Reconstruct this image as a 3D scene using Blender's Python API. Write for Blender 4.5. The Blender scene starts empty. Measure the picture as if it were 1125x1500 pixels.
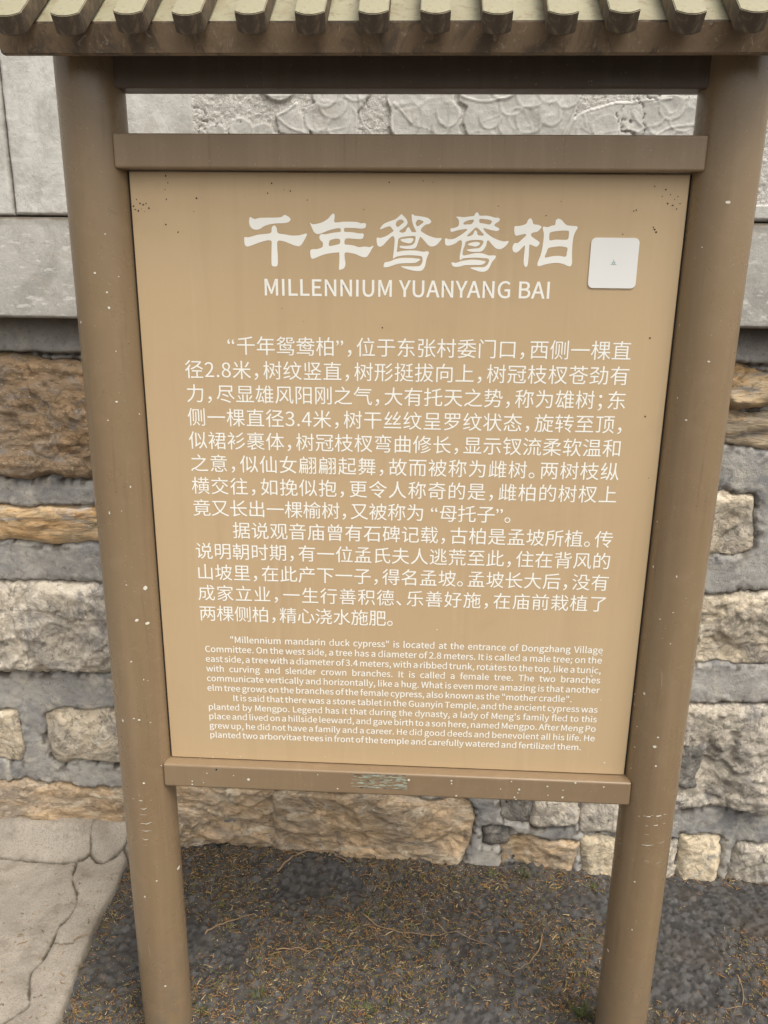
import bpy, bmesh, math, random
import numpy as np
from mathutils import Vector, Matrix

# ------------------------------------------------------------------ camera, sky, sun, exposure
sc = bpy.context.scene
COL = sc.collection
R = math.radians
cam = bpy.data.cameras.new('camera')
cam.sensor_fit = 'VERTICAL'; cam.sensor_height = 36.0; cam.lens = 28.44
cam.clip_start = 0.02; cam.clip_end = 500
co = bpy.data.objects.new('camera', cam); COL.objects.link(co)
_r, _u, _b = Vector([0.998569,0.052299,0.011153]), Vector([-0.025681,0.286082,0.957861]), Vector([0.046904,-0.956777,0.287016])
co.matrix_world = Matrix.Translation(Vector([0.041,-1.395,1.6427])) @ Matrix((_r, _u, _b)).transposed().to_4x4()
sc.camera = co

SUN_EL, SUN_AZ = R(60), R(40)           # azimuth: from the viewer's side, turned to the right
world = bpy.data.worlds.new('World'); sc.world = world; world.use_nodes = True
nt = world.node_tree; nt.nodes.clear()
sky = nt.nodes.new('ShaderNodeTexSky'); sky.sky_type = 'NISHITA'; sky.sun_disc = False
sky.sun_elevation = SUN_EL; sky.sun_rotation = R(180) - SUN_AZ
sky.dust_density = 4.0; sky.air_density = 1.0
hs = nt.nodes.new('ShaderNodeHueSaturation'); hs.inputs['Saturation'].default_value = 0.22
wb = nt.nodes.new('ShaderNodeMix'); wb.data_type = 'RGBA'; wb.blend_type = 'MULTIPLY'
wb.inputs[0].default_value = 1.0; wb.inputs[7].default_value = (1.0, 0.965, 0.90, 1)
bg = nt.nodes.new('ShaderNodeBackground'); bg.inputs['Strength'].default_value = 0.15
wo = nt.nodes.new('ShaderNodeOutputWorld')
nt.links.new(sky.outputs[0], hs.inputs['Color']); nt.links.new(hs.outputs[0], wb.inputs[6])
nt.links.new(wb.outputs[2], bg.inputs['Color']); nt.links.new(bg.outputs[0], wo.inputs[0])
sd = bpy.data.lights.new('sun', 'SUN'); sd.energy = 1.5; sd.angle = R(35); sd.color = (1, 0.95, 0.87)
so = bpy.data.objects.new('sun', sd); COL.objects.link(so)
_d = Vector((math.sin(SUN_AZ) * math.cos(SUN_EL), -math.cos(SUN_AZ) * math.cos(SUN_EL), math.sin(SUN_EL)))
so.rotation_euler = _d.to_track_quat('Z', 'Y').to_euler()
sc.view_settings.view_transform = 'Standard'; sc.view_settings.look = 'None'
sc.view_settings.gamma = 1.0; sc.view_settings.use_curve_mapping = False
sc.view_settings.exposure = 0.62

# ------------------------------------------------------------------ noise
def _h(i, j, k):
    v = (i * 374761393 + j * 668265263 + k * 2147483647 * 3 + 1442695) & 0xFFFFFFFF
    v = ((v ^ (v >> 13)) * 1274126177) & 0xFFFFFFFF
    v = ((v ^ (v >> 16)) * 2246822519) & 0xFFFFFFFF
    return ((v ^ (v >> 15)) & 0xFFFFFF) / float(0xFFFFFF)
def vnoise(x, y, seed=0):
    x = np.asarray(x, float); y = np.asarray(y, float)
    xi = np.floor(x).astype(np.int64); yi = np.floor(y).astype(np.int64)
    fx = x - xi; fy = y - yi; fx = fx * fx * (3 - 2 * fx); fy = fy * fy * (3 - 2 * fy)
    a = _h(xi, yi, seed); b = _h(xi + 1, yi, seed); c = _h(xi, yi + 1, seed); d = _h(xi + 1, yi + 1, seed)
    return (a * (1 - fx) + b * fx) * (1 - fy) + (c * (1 - fx) + d * fx) * fy
def fbm(x, y, seed=0, o=4):
    s = 0; amp = .5; t = 0
    for k in range(o):
        s = s + amp * (vnoise(x * 2**k + 17.3 * k, y * 2**k - 9.1 * k, seed + k) - .5); t += amp; amp *= .5
    return s / t * 2
def ridge(x, y, seed=0, o=3):
    s = 0; amp = .5
    for k in range(o):
        s = s + amp * (1 - abs(vnoise(x * 2**k, y * 2**k, seed + k) * 2 - 1)); amp *= .5
    return s
def smooth(a, b, x):
    t = np.clip((x - a) / (b - a), 0, 1); return t * t * (3 - 2 * t)
def cells(x, y, seed=0):
    """distance to nearest jittered point and that point's random value"""
    xi = np.floor(x).astype(np.int64); yi = np.floor(y).astype(np.int64)
    best = np.full(x.shape, 9.0); val = np.zeros(x.shape)
    for i in (-1, 0, 1):
        for j in (-1, 0, 1):
            a, b = xi + i, yi + j
            d = np.hypot(a + _h(a, b, seed) - x, b + _h(a, b, seed + 1) - y)
            m = d < best; best = np.where(m, d, best); val = np.where(m, _h(a, b, seed + 2), val)
    return best, val

# ------------------------------------------------------------------ materials
def mat(name, rough=.6, spec=.5, metallic=0):
    m = bpy.data.materials.new(name); m.use_nodes = True
    b = m.node_tree.nodes['Principled BSDF']
    b.inputs['Roughness'].default_value = rough; b.inputs['Specular IOR Level'].default_value = spec
    b.inputs['Metallic'].default_value = metallic
    return m, m.node_tree, b
class N:
    """small node-graph writer"""
    def __init__(s, nt, stretch=(1, 1, 1), per_object=False):
        s.nt = nt; tc = nt.nodes.new('ShaderNodeTexCoord'); mp = nt.nodes.new('ShaderNodeMapping')
        mp.inputs['Scale'].default_value = stretch
        nt.links.new(tc.outputs['Object'], mp.inputs[0]); s.co = mp.outputs[0]
        if per_object:
            oi = nt.nodes.new('ShaderNodeObjectInfo'); ad = nt.nodes.new('ShaderNodeVectorMath'); ad.operation = 'MULTIPLY_ADD'
            cb = nt.nodes.new('ShaderNodeCombineXYZ')
            for k in range(3): nt.links.new(oi.outputs['Random'], cb.inputs[k])
            nt.links.new(cb.outputs[0], ad.inputs[0]); ad.inputs[1].default_value = (37, 51, 23)
            nt.links.new(s.co, ad.inputs[2]); s.co = ad.outputs[0]; s.rnd = oi.outputs['Random']
    def noise(s, scale, detail=4, rough=.55, dist=0):
        n = s.nt.nodes.new('ShaderNodeTexNoise'); n.inputs['Scale'].default_value = scale
        n.inputs['Detail'].default_value = detail; n.inputs['Roughness'].default_value = rough
        n.inputs['Distortion'].default_value = dist
        s.nt.links.new(s.co, n.inputs['Vector']); return n.outputs['Fac']
    def voro(s, scale, feature='F1', out='Distance'):
        n = s.nt.nodes.new('ShaderNodeTexVoronoi'); n.feature = feature; n.inputs['Scale'].default_value = scale
        s.nt.links.new(s.co, n.inputs['Vector']); return n.outputs[out]
    def ramp(s, fac, stops, interp='LINEAR'):
        n = s.nt.nodes.new('ShaderNodeValToRGB'); n.color_ramp.interpolation = interp
        e = n.color_ramp.elements
        while len(e) < len(stops): e.new(.5)
        for q, (p, c) in zip(e, stops):
            q.position = p; q.color = (c, c, c, 1) if isinstance(c, (int, float)) else (*c, 1)
        s.nt.links.new(fac, n.inputs[0]); return n.outputs[0]
    def mix(s, fac, a, b, mode='MIX'):
        n = s.nt.nodes.new('ShaderNodeMix'); n.data_type = 'RGBA'; n.blend_type = mode
        for sock, v in ((n.inputs[0], fac), (n.inputs[6], a), (n.inputs[7], b)):
            if hasattr(v, 'links'): s.nt.links.new(v, sock)
            elif isinstance(v, (int, float)): sock.default_value = v
            else: sock.default_value = (*v, 1)
        return n.outputs[2]
    def math(s, op, a, b):
        n = s.nt.nodes.new('ShaderNodeMath'); n.operation = op
        for sock, v in ((n.inputs[0], a), (n.inputs[1], b)):
            if hasattr(v, 'links'): s.nt.links.new(v, sock)
            else: sock.default_value = v
        return n.outputs[0]
    def bump(s, h, strength, dist, prev=None):
        n = s.nt.nodes.new('ShaderNodeBump'); n.inputs['Strength'].default_value = strength
        n.inputs['Distance'].default_value = dist; s.nt.links.new(h, n.inputs['Height'])
        if prev: s.nt.links.new(prev, n.inputs['Normal'])
        return n.outputs[0]
    def attr(s, name):
        n = s.nt.nodes.new('ShaderNodeAttribute'); n.attribute_name = name; return n

def stone_material(name, c1, c2, c3, dark=(.06, .05, .04), stretch=(1, 1, 1), rough=.9, fine=1.0, patch=.5):
    m, t, b = mat(name, rough, .25); g = N(t, stretch, True)
    base = g.mix(g.ramp(g.noise(7, 6, .62, .6), [(patch - .1, 0), (patch + .12, 1)]), c1, c2)
    base = g.mix(g.ramp(g.noise(16, 5, .65, 1.2), [(.52, 0), (.64, 1)]), base, c3)
    base = g.mix(g.ramp(g.noise(55, 5, .7), [(.30, .6), (.40, 0)]), base, dark)
    base = g.mix(g.ramp(g.noise(28, 6, .7, 2.0), [(.480, 0), (.498, .30), (.516, 0)]), base, dark)
    base = g.mix(g.ramp(g.noise(190, 3, .6), [(.64, 0), (.72, .5)]), base, (.76, .72, .64))
    base = g.mix(g.ramp(g.noise(11, 6, .7, 1.8), [(.57, 0), (.61, .7)]), base, tuple(v * .62 for v in c2))
    base = g.mix(g.ramp(g.noise(22, 6, .75, .8), [(.56, 0), (.63, .6)]), base, tuple(min(.8, v * 1.25) for v in c1))
    crk = g.ramp(g.noise(9, 7, .72, 1.6), [(.478, 1), (.496, 0), (.504, 0), (.522, 1)])
    base = g.mix(g.math('SUBTRACT', .24, g.math('MULTIPLY', crk, .24)), base, dark)
    tone = g.ramp(g.noise(3.2, 3), [(.3, .78), (.7, 1.25)])
    base = g.mix(1.0, base, tone, 'MULTIPLY')
    t.links.new(base, b.inputs['Base Color'])
    n0 = g.bump(crk, .55, .004)
    n1 = g.bump(g.noise(38, 7, .65, .8), .9 * fine, .010, n0)
    n2 = g.bump(g.noise(150, 5, .7), .45 * fine, .002, n1)
    n3 = g.bump(g.ramp(g.voro(45, 'DISTANCE_TO_EDGE'), [(0, 0), (.05, 1)]), .12, .003, n2)
    t.links.new(n3, b.inputs['Normal']); return m

M = {}
M['cream'] = stone_material('cream_limestone', (.62, .53, .40), (.38, .345, .30), (.68, .61, .50), patch=.54)
M['greycream'] = stone_material('grey_limestone', (.55, .49, .40), (.31, .29, .27), (.64, .58, .49), patch=.53)
M['orange'] = stone_material('ochre_sandstone', (.52, .33, .16), (.60, .48, .32), (.45, .41, .36), dark=(.10, .06, .03), stretch=(.45, 1, 1.7), patch=.48)
M['tan'] = stone_material('tan_sandstone', (.62, .45, .28), (.42, .35, .275), (.66, .56, .42), dark=(.13, .08, .045), stretch=(.6, 1, 1.3))
M['brown'] = stone_material('brown_sandstone', (.25, .185, .125), (.34, .23, .13), (.26, .23, .20), dark=(.05, .035, .025), stretch=(.7, 1, 1.2))
M['strata'] = stone_material('layered_sandstone', (.48, .38, .26), (.34, .31, .27), (.52, .36, .20), stretch=(.35, 1, 2.4))
M['darkstone'] = stone_material('dark_flint', (.17, .16, .15), (.24, .225, .20), (.33, .30, .26), patch=.56)
M['yellow'] = stone_material('pale_yellow_stone', (.68, .57, .41), (.52, .46, .36), (.56, .51, .42), patch=.6)

def mortar_material():
    m, t, b = mat('blue_grey_mortar', .92, .25); g = N(t)
    c = g.mix(g.ramp(g.noise(6, 6, .65, .7), [(.36, 0), (.62, 1)]), (.265, .262, .262), (.47, .45, .42))
    c = g.mix(g.ramp(g.noise(13, 5, .6, 1.0), [(.50, 0), (.66, 1)]), c, (.55, .515, .45))
    c = g.mix(g.ramp(g.noise(70, 5, .75), [(.34, .4), (.45, 0)]), c, (.07, .065, .06))
    c = g.mix(g.ramp(g.noise(230, 3, .6), [(.60, 0), (.70, .5)]), c, (.45, .43, .39))
    a = g.attr('dirt'); c = g.mix(a.outputs['Fac'], c, (.085, .070, .052))  # mortar dirt, with the painted ledge shade in its top band
    t.links.new(c, b.inputs['Base Color'])
    n1 = g.bump(g.noise(60, 8, .78), .9, .007); n2 = g.bump(g.noise(260, 4, .75), .9, .003, n1)
    t.links.new(n2, b.inputs['Normal']); return m
M['mortar'] = mortar_material()

def marble_material(name, c1, c2, scratch=.5):
    m, t, b = mat(name, .8, .3); g = N(t)
    c = g.mix(g.ramp(g.noise(5, 6, .6, 1.0), [(.35, 0), (.68, 1)]), c1, c2)
    c = g.mix(g.ramp(g.noise(34, 5, .7, .5), [(.35, .35), (.5, 0)]), c, (.34, .325, .30))
    c = g.mix(g.ramp(g.noise(9, 5, .65, 2.5), [(.490, 0), (.500, .5), (.510, 0)]), c, (.23, .21, .19))
    c = g.mix(g.ramp(g.noise(3.5, 6, .7, 1.5), [(.50, 0), (.60, .45)]), c, tuple(v * .68 for v in c1))
    c = g.mix(g.ramp(g.noise(7, 7, .75, 1.0), [(.56, 0), (.62, .40)]), c, (.40, .36, .30))
    g2 = N(t, (1.0, 1, 3.2))
    c = g.mix(g.ramp(g2.noise(26, 4, .6, .2), [(.56, 0), (.66, scratch)]), c, (.66, .65, .61))
    a = g.attr('dirt'); c = g.mix(a.outputs['Fac'], c, (.12, .10, .075))
    a2 = g.attr('pale'); c = g.mix(a2.outputs['Fac'], c, (.66, .65, .61))
    a3 = g.attr('pocked')
    sp = g.mix(g.ramp(g.voro(230), [(.15, 0), (.55, 1)]), (.78, .75, .69), (.52, .50, .46))
    c = g.mix(g.math('MULTIPLY', a3.outputs['Fac'], .75), c, sp)
    t.links.new(c, b.inputs['Base Color'])
    n1 = g.bump(g.noise(110, 6, .7), .45, .003)
    n2 = g.bump(g.math('MULTIPLY', g.noise(330, 3, .7), g.math('ADD', g.math('MULTIPLY', a3.outputs['Fac'], 2.2), .35)), .8, .0014, n1)
    t.links.new(n2, b.inputs['Normal']); return m
M['marble'] = marble_material('weathered_grey_marble', (.47, .46, .43), (.60, .59, .555))
M['plinth'] = marble_material('grey_plinth_stone', (.37, .355, .33), (.50, .485, .45), .7)

def paint_material(name, col, col2, rough, bumpy=.15, dusty=.25, low=None):
    m, t, b = mat(name, rough, .5); g = N(t)
    c = g.mix(g.ramp(g.noise(2.2, 4, .5), [(.35, 0), (.65, 1)]), col, col2)
    c = g.mix(g.ramp(g.noise(24, 6, .65, .5), [(.52, 0), (.74, dusty)]), c, tuple(min(1, v * 1.35 + .03) for v in col))
    c = g.mix(g.ramp(g.noise(120, 3, .6), [(.66, 0), (.74, .22)]), c, tuple(v * .6 for v in col))
    st = N(t, (1, 1, .05))
    c = g.mix(g.ramp(st.noise(38, 4, .6), [(.52, 0), (.72, .35)]), c, tuple(min(1, v * 1.3 + .02) for v in col))
    c = g.mix(g.ramp(st.noise(90, 4, .6), [(.60, 0), (.72, .35)]), c, tuple(v * .62 for v in col))
    sz = t.nodes.new('ShaderNodeSeparateXYZ'); tc = t.nodes.new('ShaderNodeTexCoord'); t.links.new(tc.outputs['Object'], sz.inputs[0])
    low_ = g.math('MULTIPLY', g.ramp(sz.outputs['Z'], [(0, 1), (.32, 0)]), g.ramp(g.noise(30, 6, .7), [(.42, 0), (.62, .8)]))
    c = g.mix(low_, c, (.17, .14, .105))
    c = g.mix(g.ramp(g.noise(260, 2, .5), [(.70, 0), (.74, .7)]), c, (.36, .31, .24))
    t.links.new(c, b.inputs['Base Color'])
    r = g.ramp(g.noise(14, 5, .6), [(.3, rough - .07), (.7, rough + .10)]); t.links.new(r, b.inputs['Roughness'])
    n = g.bump(g.noise(45, 4, .6), bumpy, .0012); n = g.bump(g.noise(420, 2, .5), .10, .0004, n)
    t.links.new(n, b.inputs['Normal']); return m
M['post'] = paint_material('brown_post_paint', (.218, .150, .088), (.232, .166, .096), .29)
M['rail'] = paint_material('brown_rail_paint', (.228, .160, .096), (.245, .176, .106), .38)
M['beam'] = paint_material('brown_beam_paint_shaded', (.085, .060, .040), (.10, .07, .048), .5)  # roof shade put into the colour: darker than the rail brown

def eave_material():
    m, t, b = mat('dusty_eave_paint', .62, .35); g = N(t)
    c = g.mix(g.ramp(g.noise(6, 5, .6), [(.35, 0), (.65, 1)]), (.17, .115, .068), (.225, .16, .10))
    g2 = N(t, (1, 1, .55))
    c = g.mix(g.ramp(g2.noise(20, 6, .7, 1.2), [(.50, 0), (.62, .75)]), c, (.075, .058, .045))
    c = g.mix(g.ramp(g2.noise(60, 6, .75, 2.5), [(.585, 0), (.62, .7)]), c, (.32, .26, .20))
    t.links.new(c, b.inputs['Base Color'])
    t.links.new(g.bump(g.noise(90, 5, .7), .4, .002), b.inputs['Normal']); return m
M['eave'] = eave_material()
def roof_material():
    m, t, b = mat('olive_roof_paint_toplit', .55, .4); g = N(t)
    c = g.mix(g.ramp(g.noise(9, 5, .6), [(.35, 0), (.65, 1)]), (.275, .250, .165), (.355, .335, .23))
    c = g.mix(g.ramp(g.noise(70, 5, .7, .6), [(.52, 0), (.64, .6)]), c, (.19, .145, .085))
    c = g.mix(g.ramp(g.noise(20, 6, .7, 1.0), [(.54, 0), (.66, .5)]), c, (.24, .19, .115))
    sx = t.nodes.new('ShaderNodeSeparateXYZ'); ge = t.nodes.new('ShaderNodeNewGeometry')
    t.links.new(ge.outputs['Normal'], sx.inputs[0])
    # top light painted in by normal: undersides, ends and flanks brown, tops pale
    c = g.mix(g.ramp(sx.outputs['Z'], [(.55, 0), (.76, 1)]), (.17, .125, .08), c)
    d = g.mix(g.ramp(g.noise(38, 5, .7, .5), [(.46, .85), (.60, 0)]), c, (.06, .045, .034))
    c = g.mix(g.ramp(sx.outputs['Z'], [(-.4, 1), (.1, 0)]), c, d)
    t.links.new(c, b.inputs['Base Color'])
    t.links.new(g.bump(g.noise(110, 5, .7), .3, .0015), b.inputs['Normal']); return m
M['roof'] = roof_material()

def panel_material():
    m, t, b = mat('tan_panel_paint', .48, .4); g = N(t)
    c = g.mix(g.ramp(g.noise(1.3, 3, .5), [(.3, 0), (.7, 1)]), (.492, .353, .208), (.530, .395, .236))
    c = g.mix(g.ramp(g.noise(10, 5, .6, .8), [(.55, 0), (.75, .18)]), c, (.40, .265, .15))
    c = g.mix(g.ramp(g.noise(160, 4, .6), [(.68, 0), (.75, .35)]), c, (.30, .20, .12))
    st = N(t, (1, 1, .06))
    c = g.mix(g.ramp(st.noise(26, 5, .6), [(.54, 0), (.74, .22)]), c, (.36, .25, .15))
    c = g.mix(g.ramp(st.noise(55, 5, .6), [(.56, 0), (.74, .20)]), c, (.62, .49, .33))
    c = g.mix(g.ramp(g.noise(60, 6, .75), [(.645, 0), (.68, .30)]), c, (.64, .52, .37))
    t.links.new(c, b.inputs['Base Color'])
    t.links.new(g.ramp(g.noise(9, 5, .6), [(.3, .42), (.7, .56)]), b.inputs['Roughness'])
    n = g.bump(g.noise(4, 2, .5), .08, .004); t.links.new(g.bump(g.noise(300, 3, .6), .08, .0005, n), b.inputs['Normal']); return m
M['panel'] = panel_material()

def flat(name, col, rough=.6, wear=None):
    m, t, b = mat(name, rough, .3); g = N(t)
    c = g.mix(g.ramp(g.noise(140, 4, .7), [(.60, 0), (.70, .30 if wear is None else wear)]), col, tuple(v * .72 for v in col))
    t.links.new(c, b.inputs['Base Color']); return m
M['print'] = flat('cream_printed_letters', (.88, .87, .81), .5, .15)
M['white'] = flat('white_sticker', (.80, .80, .78), .35, .1)
M['teal'] = flat('teal_print', (.10, .28, .30))
M['speck'] = flat('dried_white_droplet', (.66, .63, .54), .7)
M['dirt'] = flat('dark_grime_speck', (.055, .040, .028), .9)
M['dark'] = flat('dark_gap_shade', (.035, .028, .02), .9)  # dark colour standing for the shade in the panel's side gaps
M['residue'] = flat('pale_tape_residue', (.42, .46, .38), .5)

def ground_material():
    m, t, b = mat('coarse_asphalt', .88, .35); g = N(t)
    a = g.attr('cell')
    c = g.ramp(a.outputs['Fac'], [(0, (.032, .031, .031)), (.5, (.055, .053, .052)), (.85, (.088, .085, .083)), (1, (.15, .143, .138))])
    c = g.mix(g.ramp(g.noise(9, 5, .6), [(.45, 0), (.7, .45)]), c, (.080, .062, .045))
    c = g.mix(g.ramp(g.noise(75, 5, .75), [(.58, 0), (.68, .5)]), c, (.11, .075, .045))
    c = g.mix(g.ramp(g.noise(120, 4, .7), [(.30, .8), (.42, 0)]), c, (.02, .018, .016))
    t.links.new(c, b.inputs['Base Color'])
    n = g.bump(g.noise(160, 6, .7), .6, .003); t.links.new(g.bump(g.noise(500, 3, .6), .5, .001, n), b.inputs['Normal']); return m
M['ground'] = ground_material()
def concrete_material():
    m, t, b = mat('worn_concrete', .9, .3); g = N(t)
    c = g.mix(g.ramp(g.noise(4, 6, .6, .6), [(.35, 0), (.65, 1)]), (.29, .255, .215), (.42, .375, .315))
    c = g.mix(g.ramp(g.noise(14, 5, .65), [(.50, 0), (.66, .7)]), c, (.22, .19, .155))
    c = g.mix(g.ramp(g.noise(260, 3, .7), [(.36, .6), (.5, 0)]), c, (.17, .15, .125))
    c = g.mix(g.ramp(g.noise(90, 4, .7), [(.62, 0), (.70, .5)]), c, (.47, .43, .36))
    c = g.mix(g.ramp(g.noise(60, 3, .6), [(.26, .8), (.31, 0)]), c, (.09, .07, .05))
    a = g.attr('dirt'); c = g.mix(a.outputs['Fac'], c, (.075, .06, .04))
    t.links.new(c, b.inputs['Base Color'])
    n = g.bump(g.noise(70, 7, .75), .8, .005); t.links.new(g.bump(g.noise(300, 3, .6), .4, .001, n), b.inputs['Normal']); return m
M['concrete'] = concrete_material()
def litter_material():
    m, t, b = mat('dry_plant_litter', .8, .25); g = N(t); a = g.attr('tint')
    t.links.new(a.outputs['Color'], b.inputs['Base Color']); return m
M['litter'] = litter_material()
M['twig'] = flat('dry_twig_bark', (.29, .20, .12), .85, .6)
M['weed'] = flat('green_weed_blades', (.085, .105, .032), .6, .4)

# ------------------------------------------------------------------ object helpers
def tag(o, label=None, cat=None, group=None, kind=None):
    if label: o['label'] = label
    if cat: o['category'] = cat
    if group: o['group'] = group
    if kind: o['kind'] = kind
    return o
def link(name, me, m, parent=None, loc=None, smooth_shade=False):
    if m is not None: me.materials.append(m)
    if smooth_shade: me.polygons.foreach_set('use_smooth', np.ones(len(me.polygons), bool))
    o = bpy.data.objects.new(name, me); COL.objects.link(o)
    if parent is not None: o.parent = parent
    if loc is not None: o.location = loc
    return o
def mesh(name, v, f):
    me = bpy.data.meshes.new(name); me.from_pydata([tuple(p) for p in v], [], f); me.update(); return me
def grid_faces(nu, nv, flip=False):
    i, j = np.meshgrid(np.arange(nu - 1), np.arange(nv - 1), indexing='ij')
    a = (i * nv + j).ravel()
    q = np.stack([a, a + nv, a + nv + 1, a + 1], 1)
    return q[:, ::-1] if flip else q
def fast_mesh(name, V, F, attrs=None):
    me = bpy.data.meshes.new(name); V = np.asarray(V, np.float32); F = np.asarray(F, np.int32)
    me.vertices.add(len(V)); me.vertices.foreach_set('co', V.ravel())
    me.loops.add(F.size); me.loops.foreach_set('vertex_index', F.ravel())
    me.polygons.add(len(F)); me.polygons.foreach_set('loop_start', np.arange(0, F.size, F.shape[1], dtype=np.int32))
    me.polygons.foreach_set('loop_total', np.full(len(F), F.shape[1], np.int32))
    me.update(calc_edges=True)
    for k, a in (attrs or {}).items():
        at = me.attributes.new(k, 'FLOAT', 'POINT'); at.data.foreach_set('value', np.asarray(a, np.float32).ravel())
    return me
def box_bm(bm, x0, x1, y0, y1, z0, z1):
    v = [bm.verts.new(p) for p in ((x0,y0,z0),(x1,y0,z0),(x1,y1,z0),(x0,y1,z0),(x0,y0,z1),(x1,y0,z1),(x1,y1,z1),(x0,y1,z1))]
    for f in ((0,3,2,1),(4,5,6,7),(0,1,5,4),(1,2,6,5),(2,3,7,6),(3,0,4,7)): bm.faces.new([v[i] for i in f])
def box(name, x0, x1, y0, y1, z0, z1, m, parent=None, bev=.002, seg=2):
    bm = bmesh.new(); box_bm(bm, x0, x1, y0, y1, z0, z1)
    if bev: bmesh.ops.bevel(bm, geom=bm.edges[:], offset=bev, segments=seg, affect='EDGES', profile=.5)
    me = bpy.data.meshes.new(name); bm.to_mesh(me); bm.free(); return link(name, me, m, parent)
def tube(pts, rad, n=6, taper=.5):
    """tapered tube along a polyline: verts, faces"""
    P = [Vector(p) for p in pts]; V = []; F = []
    for i, p in enumerate(P):
        t = (P[min(i + 1, len(P) - 1)] - P[max(i - 1, 0)]).normalized()
        a = t.orthogonal().normalized(); b = t.cross(a)
        r = rad * (1 - (1 - taper) * i / (len(P) - 1))
        for k in range(n):
            w = 2 * math.pi * k / n; V.append(p + (a * math.cos(w) + b * math.sin(w)) * r)
    for i in range(len(P) - 1):
        for k in range(n):
            F.append((i*n+k, i*n+(k+1) % n, (i+1)*n+(k+1) % n, (i+1)*n+k))
    F.append(tuple(range(n))[::-1]); F.append(tuple((len(P)-1)*n+k for k in range(n)))
    return V, F
def catmull(P, k=3, closed=True):
    P = np.array(P, float); n = len(P); out = []
    for i in range(n if closed else n - 1):
        idx = [(i + q) % n if closed else min(max(i + q, 0), n - 1) for q in (-1, 0, 1, 2)]
        a, b, c, d = P[idx]
        for s in range(k):
            t = s / k
            out.append(.5 * (2*b + (c - a)*t + (2*a - 5*b + 4*c - d)*t*t + (3*b - a - 3*c + d)*t**3))
    if not closed: out.append(P[-1])
    return np.array(out)
def axis(segs):
    """uneven grid axis from (start, end, step) runs"""
    out = []
    for a, b, s in segs:
        n = max(1, int(round((b - a) / s))); out += list(np.linspace(a, b, n, endpoint=False))
    return np.array(out + [segs[-1][1]])

# ------------------------------------------------------------------ ground and concrete apron
EDGE = [[-0.7686,0.5143],[-0.7742,0.4858],[-0.7661,0.3852],[-0.7711,0.3108],[-0.769,0.2415],[-0.761,0.1662],[-0.7536,0.0961],[-0.7482,0.0304],[-0.7416,-0.031]]
CRACKS = [[[-0.9132,0.4724],[-0.8969,0.4065],[-0.8593,0.35],[-0.8476,0.2948],[-0.8607,0.2366],[-0.8554,0.1901],[-0.8556,0.1307],[-0.8654,0.0947],[-0.8428,0.0418],[-0.8304,0.0102],[-0.8485,-0.0162],[-0.8664,-0.0357]],[[-1.1768,0.4699],[-1.1357,0.4726],[-1.0624,0.4675],[-0.9909,0.4653],[-0.9226,0.4698],[-0.8815,0.4893],[-0.8891,0.5345],[-0.8904,0.5926]],[[-0.8815,0.4893],[-0.8395,0.4723],[-0.7904,0.5103],[-0.7733,0.5421]],[[-0.7904,0.5103],[-0.7405,0.469]],[[-0.8554,0.1901],[-0.8035,0.1919]]]
def edge_x(y):
    e = np.array(EDGE)[::-1]; return np.interp(y, e[:, 1], e[:, 0]) + .004 * fbm(y * 30, y * 0, 77)
xs = axis([(-60,-12,8),(-12,-3,1),(-3,-1.2,.08),(-1.2,-.9,.012),(-.9,1.12,.0032),(1.12,1.5,.012),(1.5,3,.06),(3,12,1),(12,60,8)])
ys = axis([(-60,-10,8),(-10,-2,.6),(-2,-.5,.06),(-.5,-.12,.01),(-.12,.66,.0032),(.66,1.2,.05),(1.2,10,1),(10,60,8)])
X, Y = np.meshgrid(xs, ys, indexing='ij')
c1, v1 = cells(X / .0115, Y / .0115, 3); c2, v2 = cells(X / .021, Y / .021, 9); c3, v3 = cells(X / .0065, Y / .0065, 15)
Z = .0045 * (1 - c1**2) * (.3 + 1.2 * v1) + .0055 * np.clip(1 - 2.2 * c2**2, 0, 1) * (v2 > .55) + .0012 * (1 - c3) + .004 * fbm(X * 9, Y * 9, 21) + .003 * fbm(X * 30, Y * 30, 31)
near = smooth(2.2, 1.2, np.hypot(X, Y)); Z *= near
Z += (.035 * smooth(.40, .62, Y) * smooth(-.75, -.4, X) * smooth(.3, -.1, X)) * near * .6 - .012 * smooth(.42, .6, Y) * smooth(.35, .6, X) * near
gm = fast_mesh('ground', np.stack([X, Y, Z - .004], -1).reshape(-1, 3), grid_faces(len(xs), len(ys)), {'cell': np.where((v2 > .55) & (c2 < .6), v2 * .9, v1 * .85)})
def ground_z(x, y):
    i = min(max(np.searchsorted(xs, x), 0), len(xs) - 1); j = min(max(np.searchsorted(ys, y), 0), len(ys) - 1)
    return Z[i, j] - .004
tag(link('ground', gm, M['ground'], smooth_shade=True), kind='structure')

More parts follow.
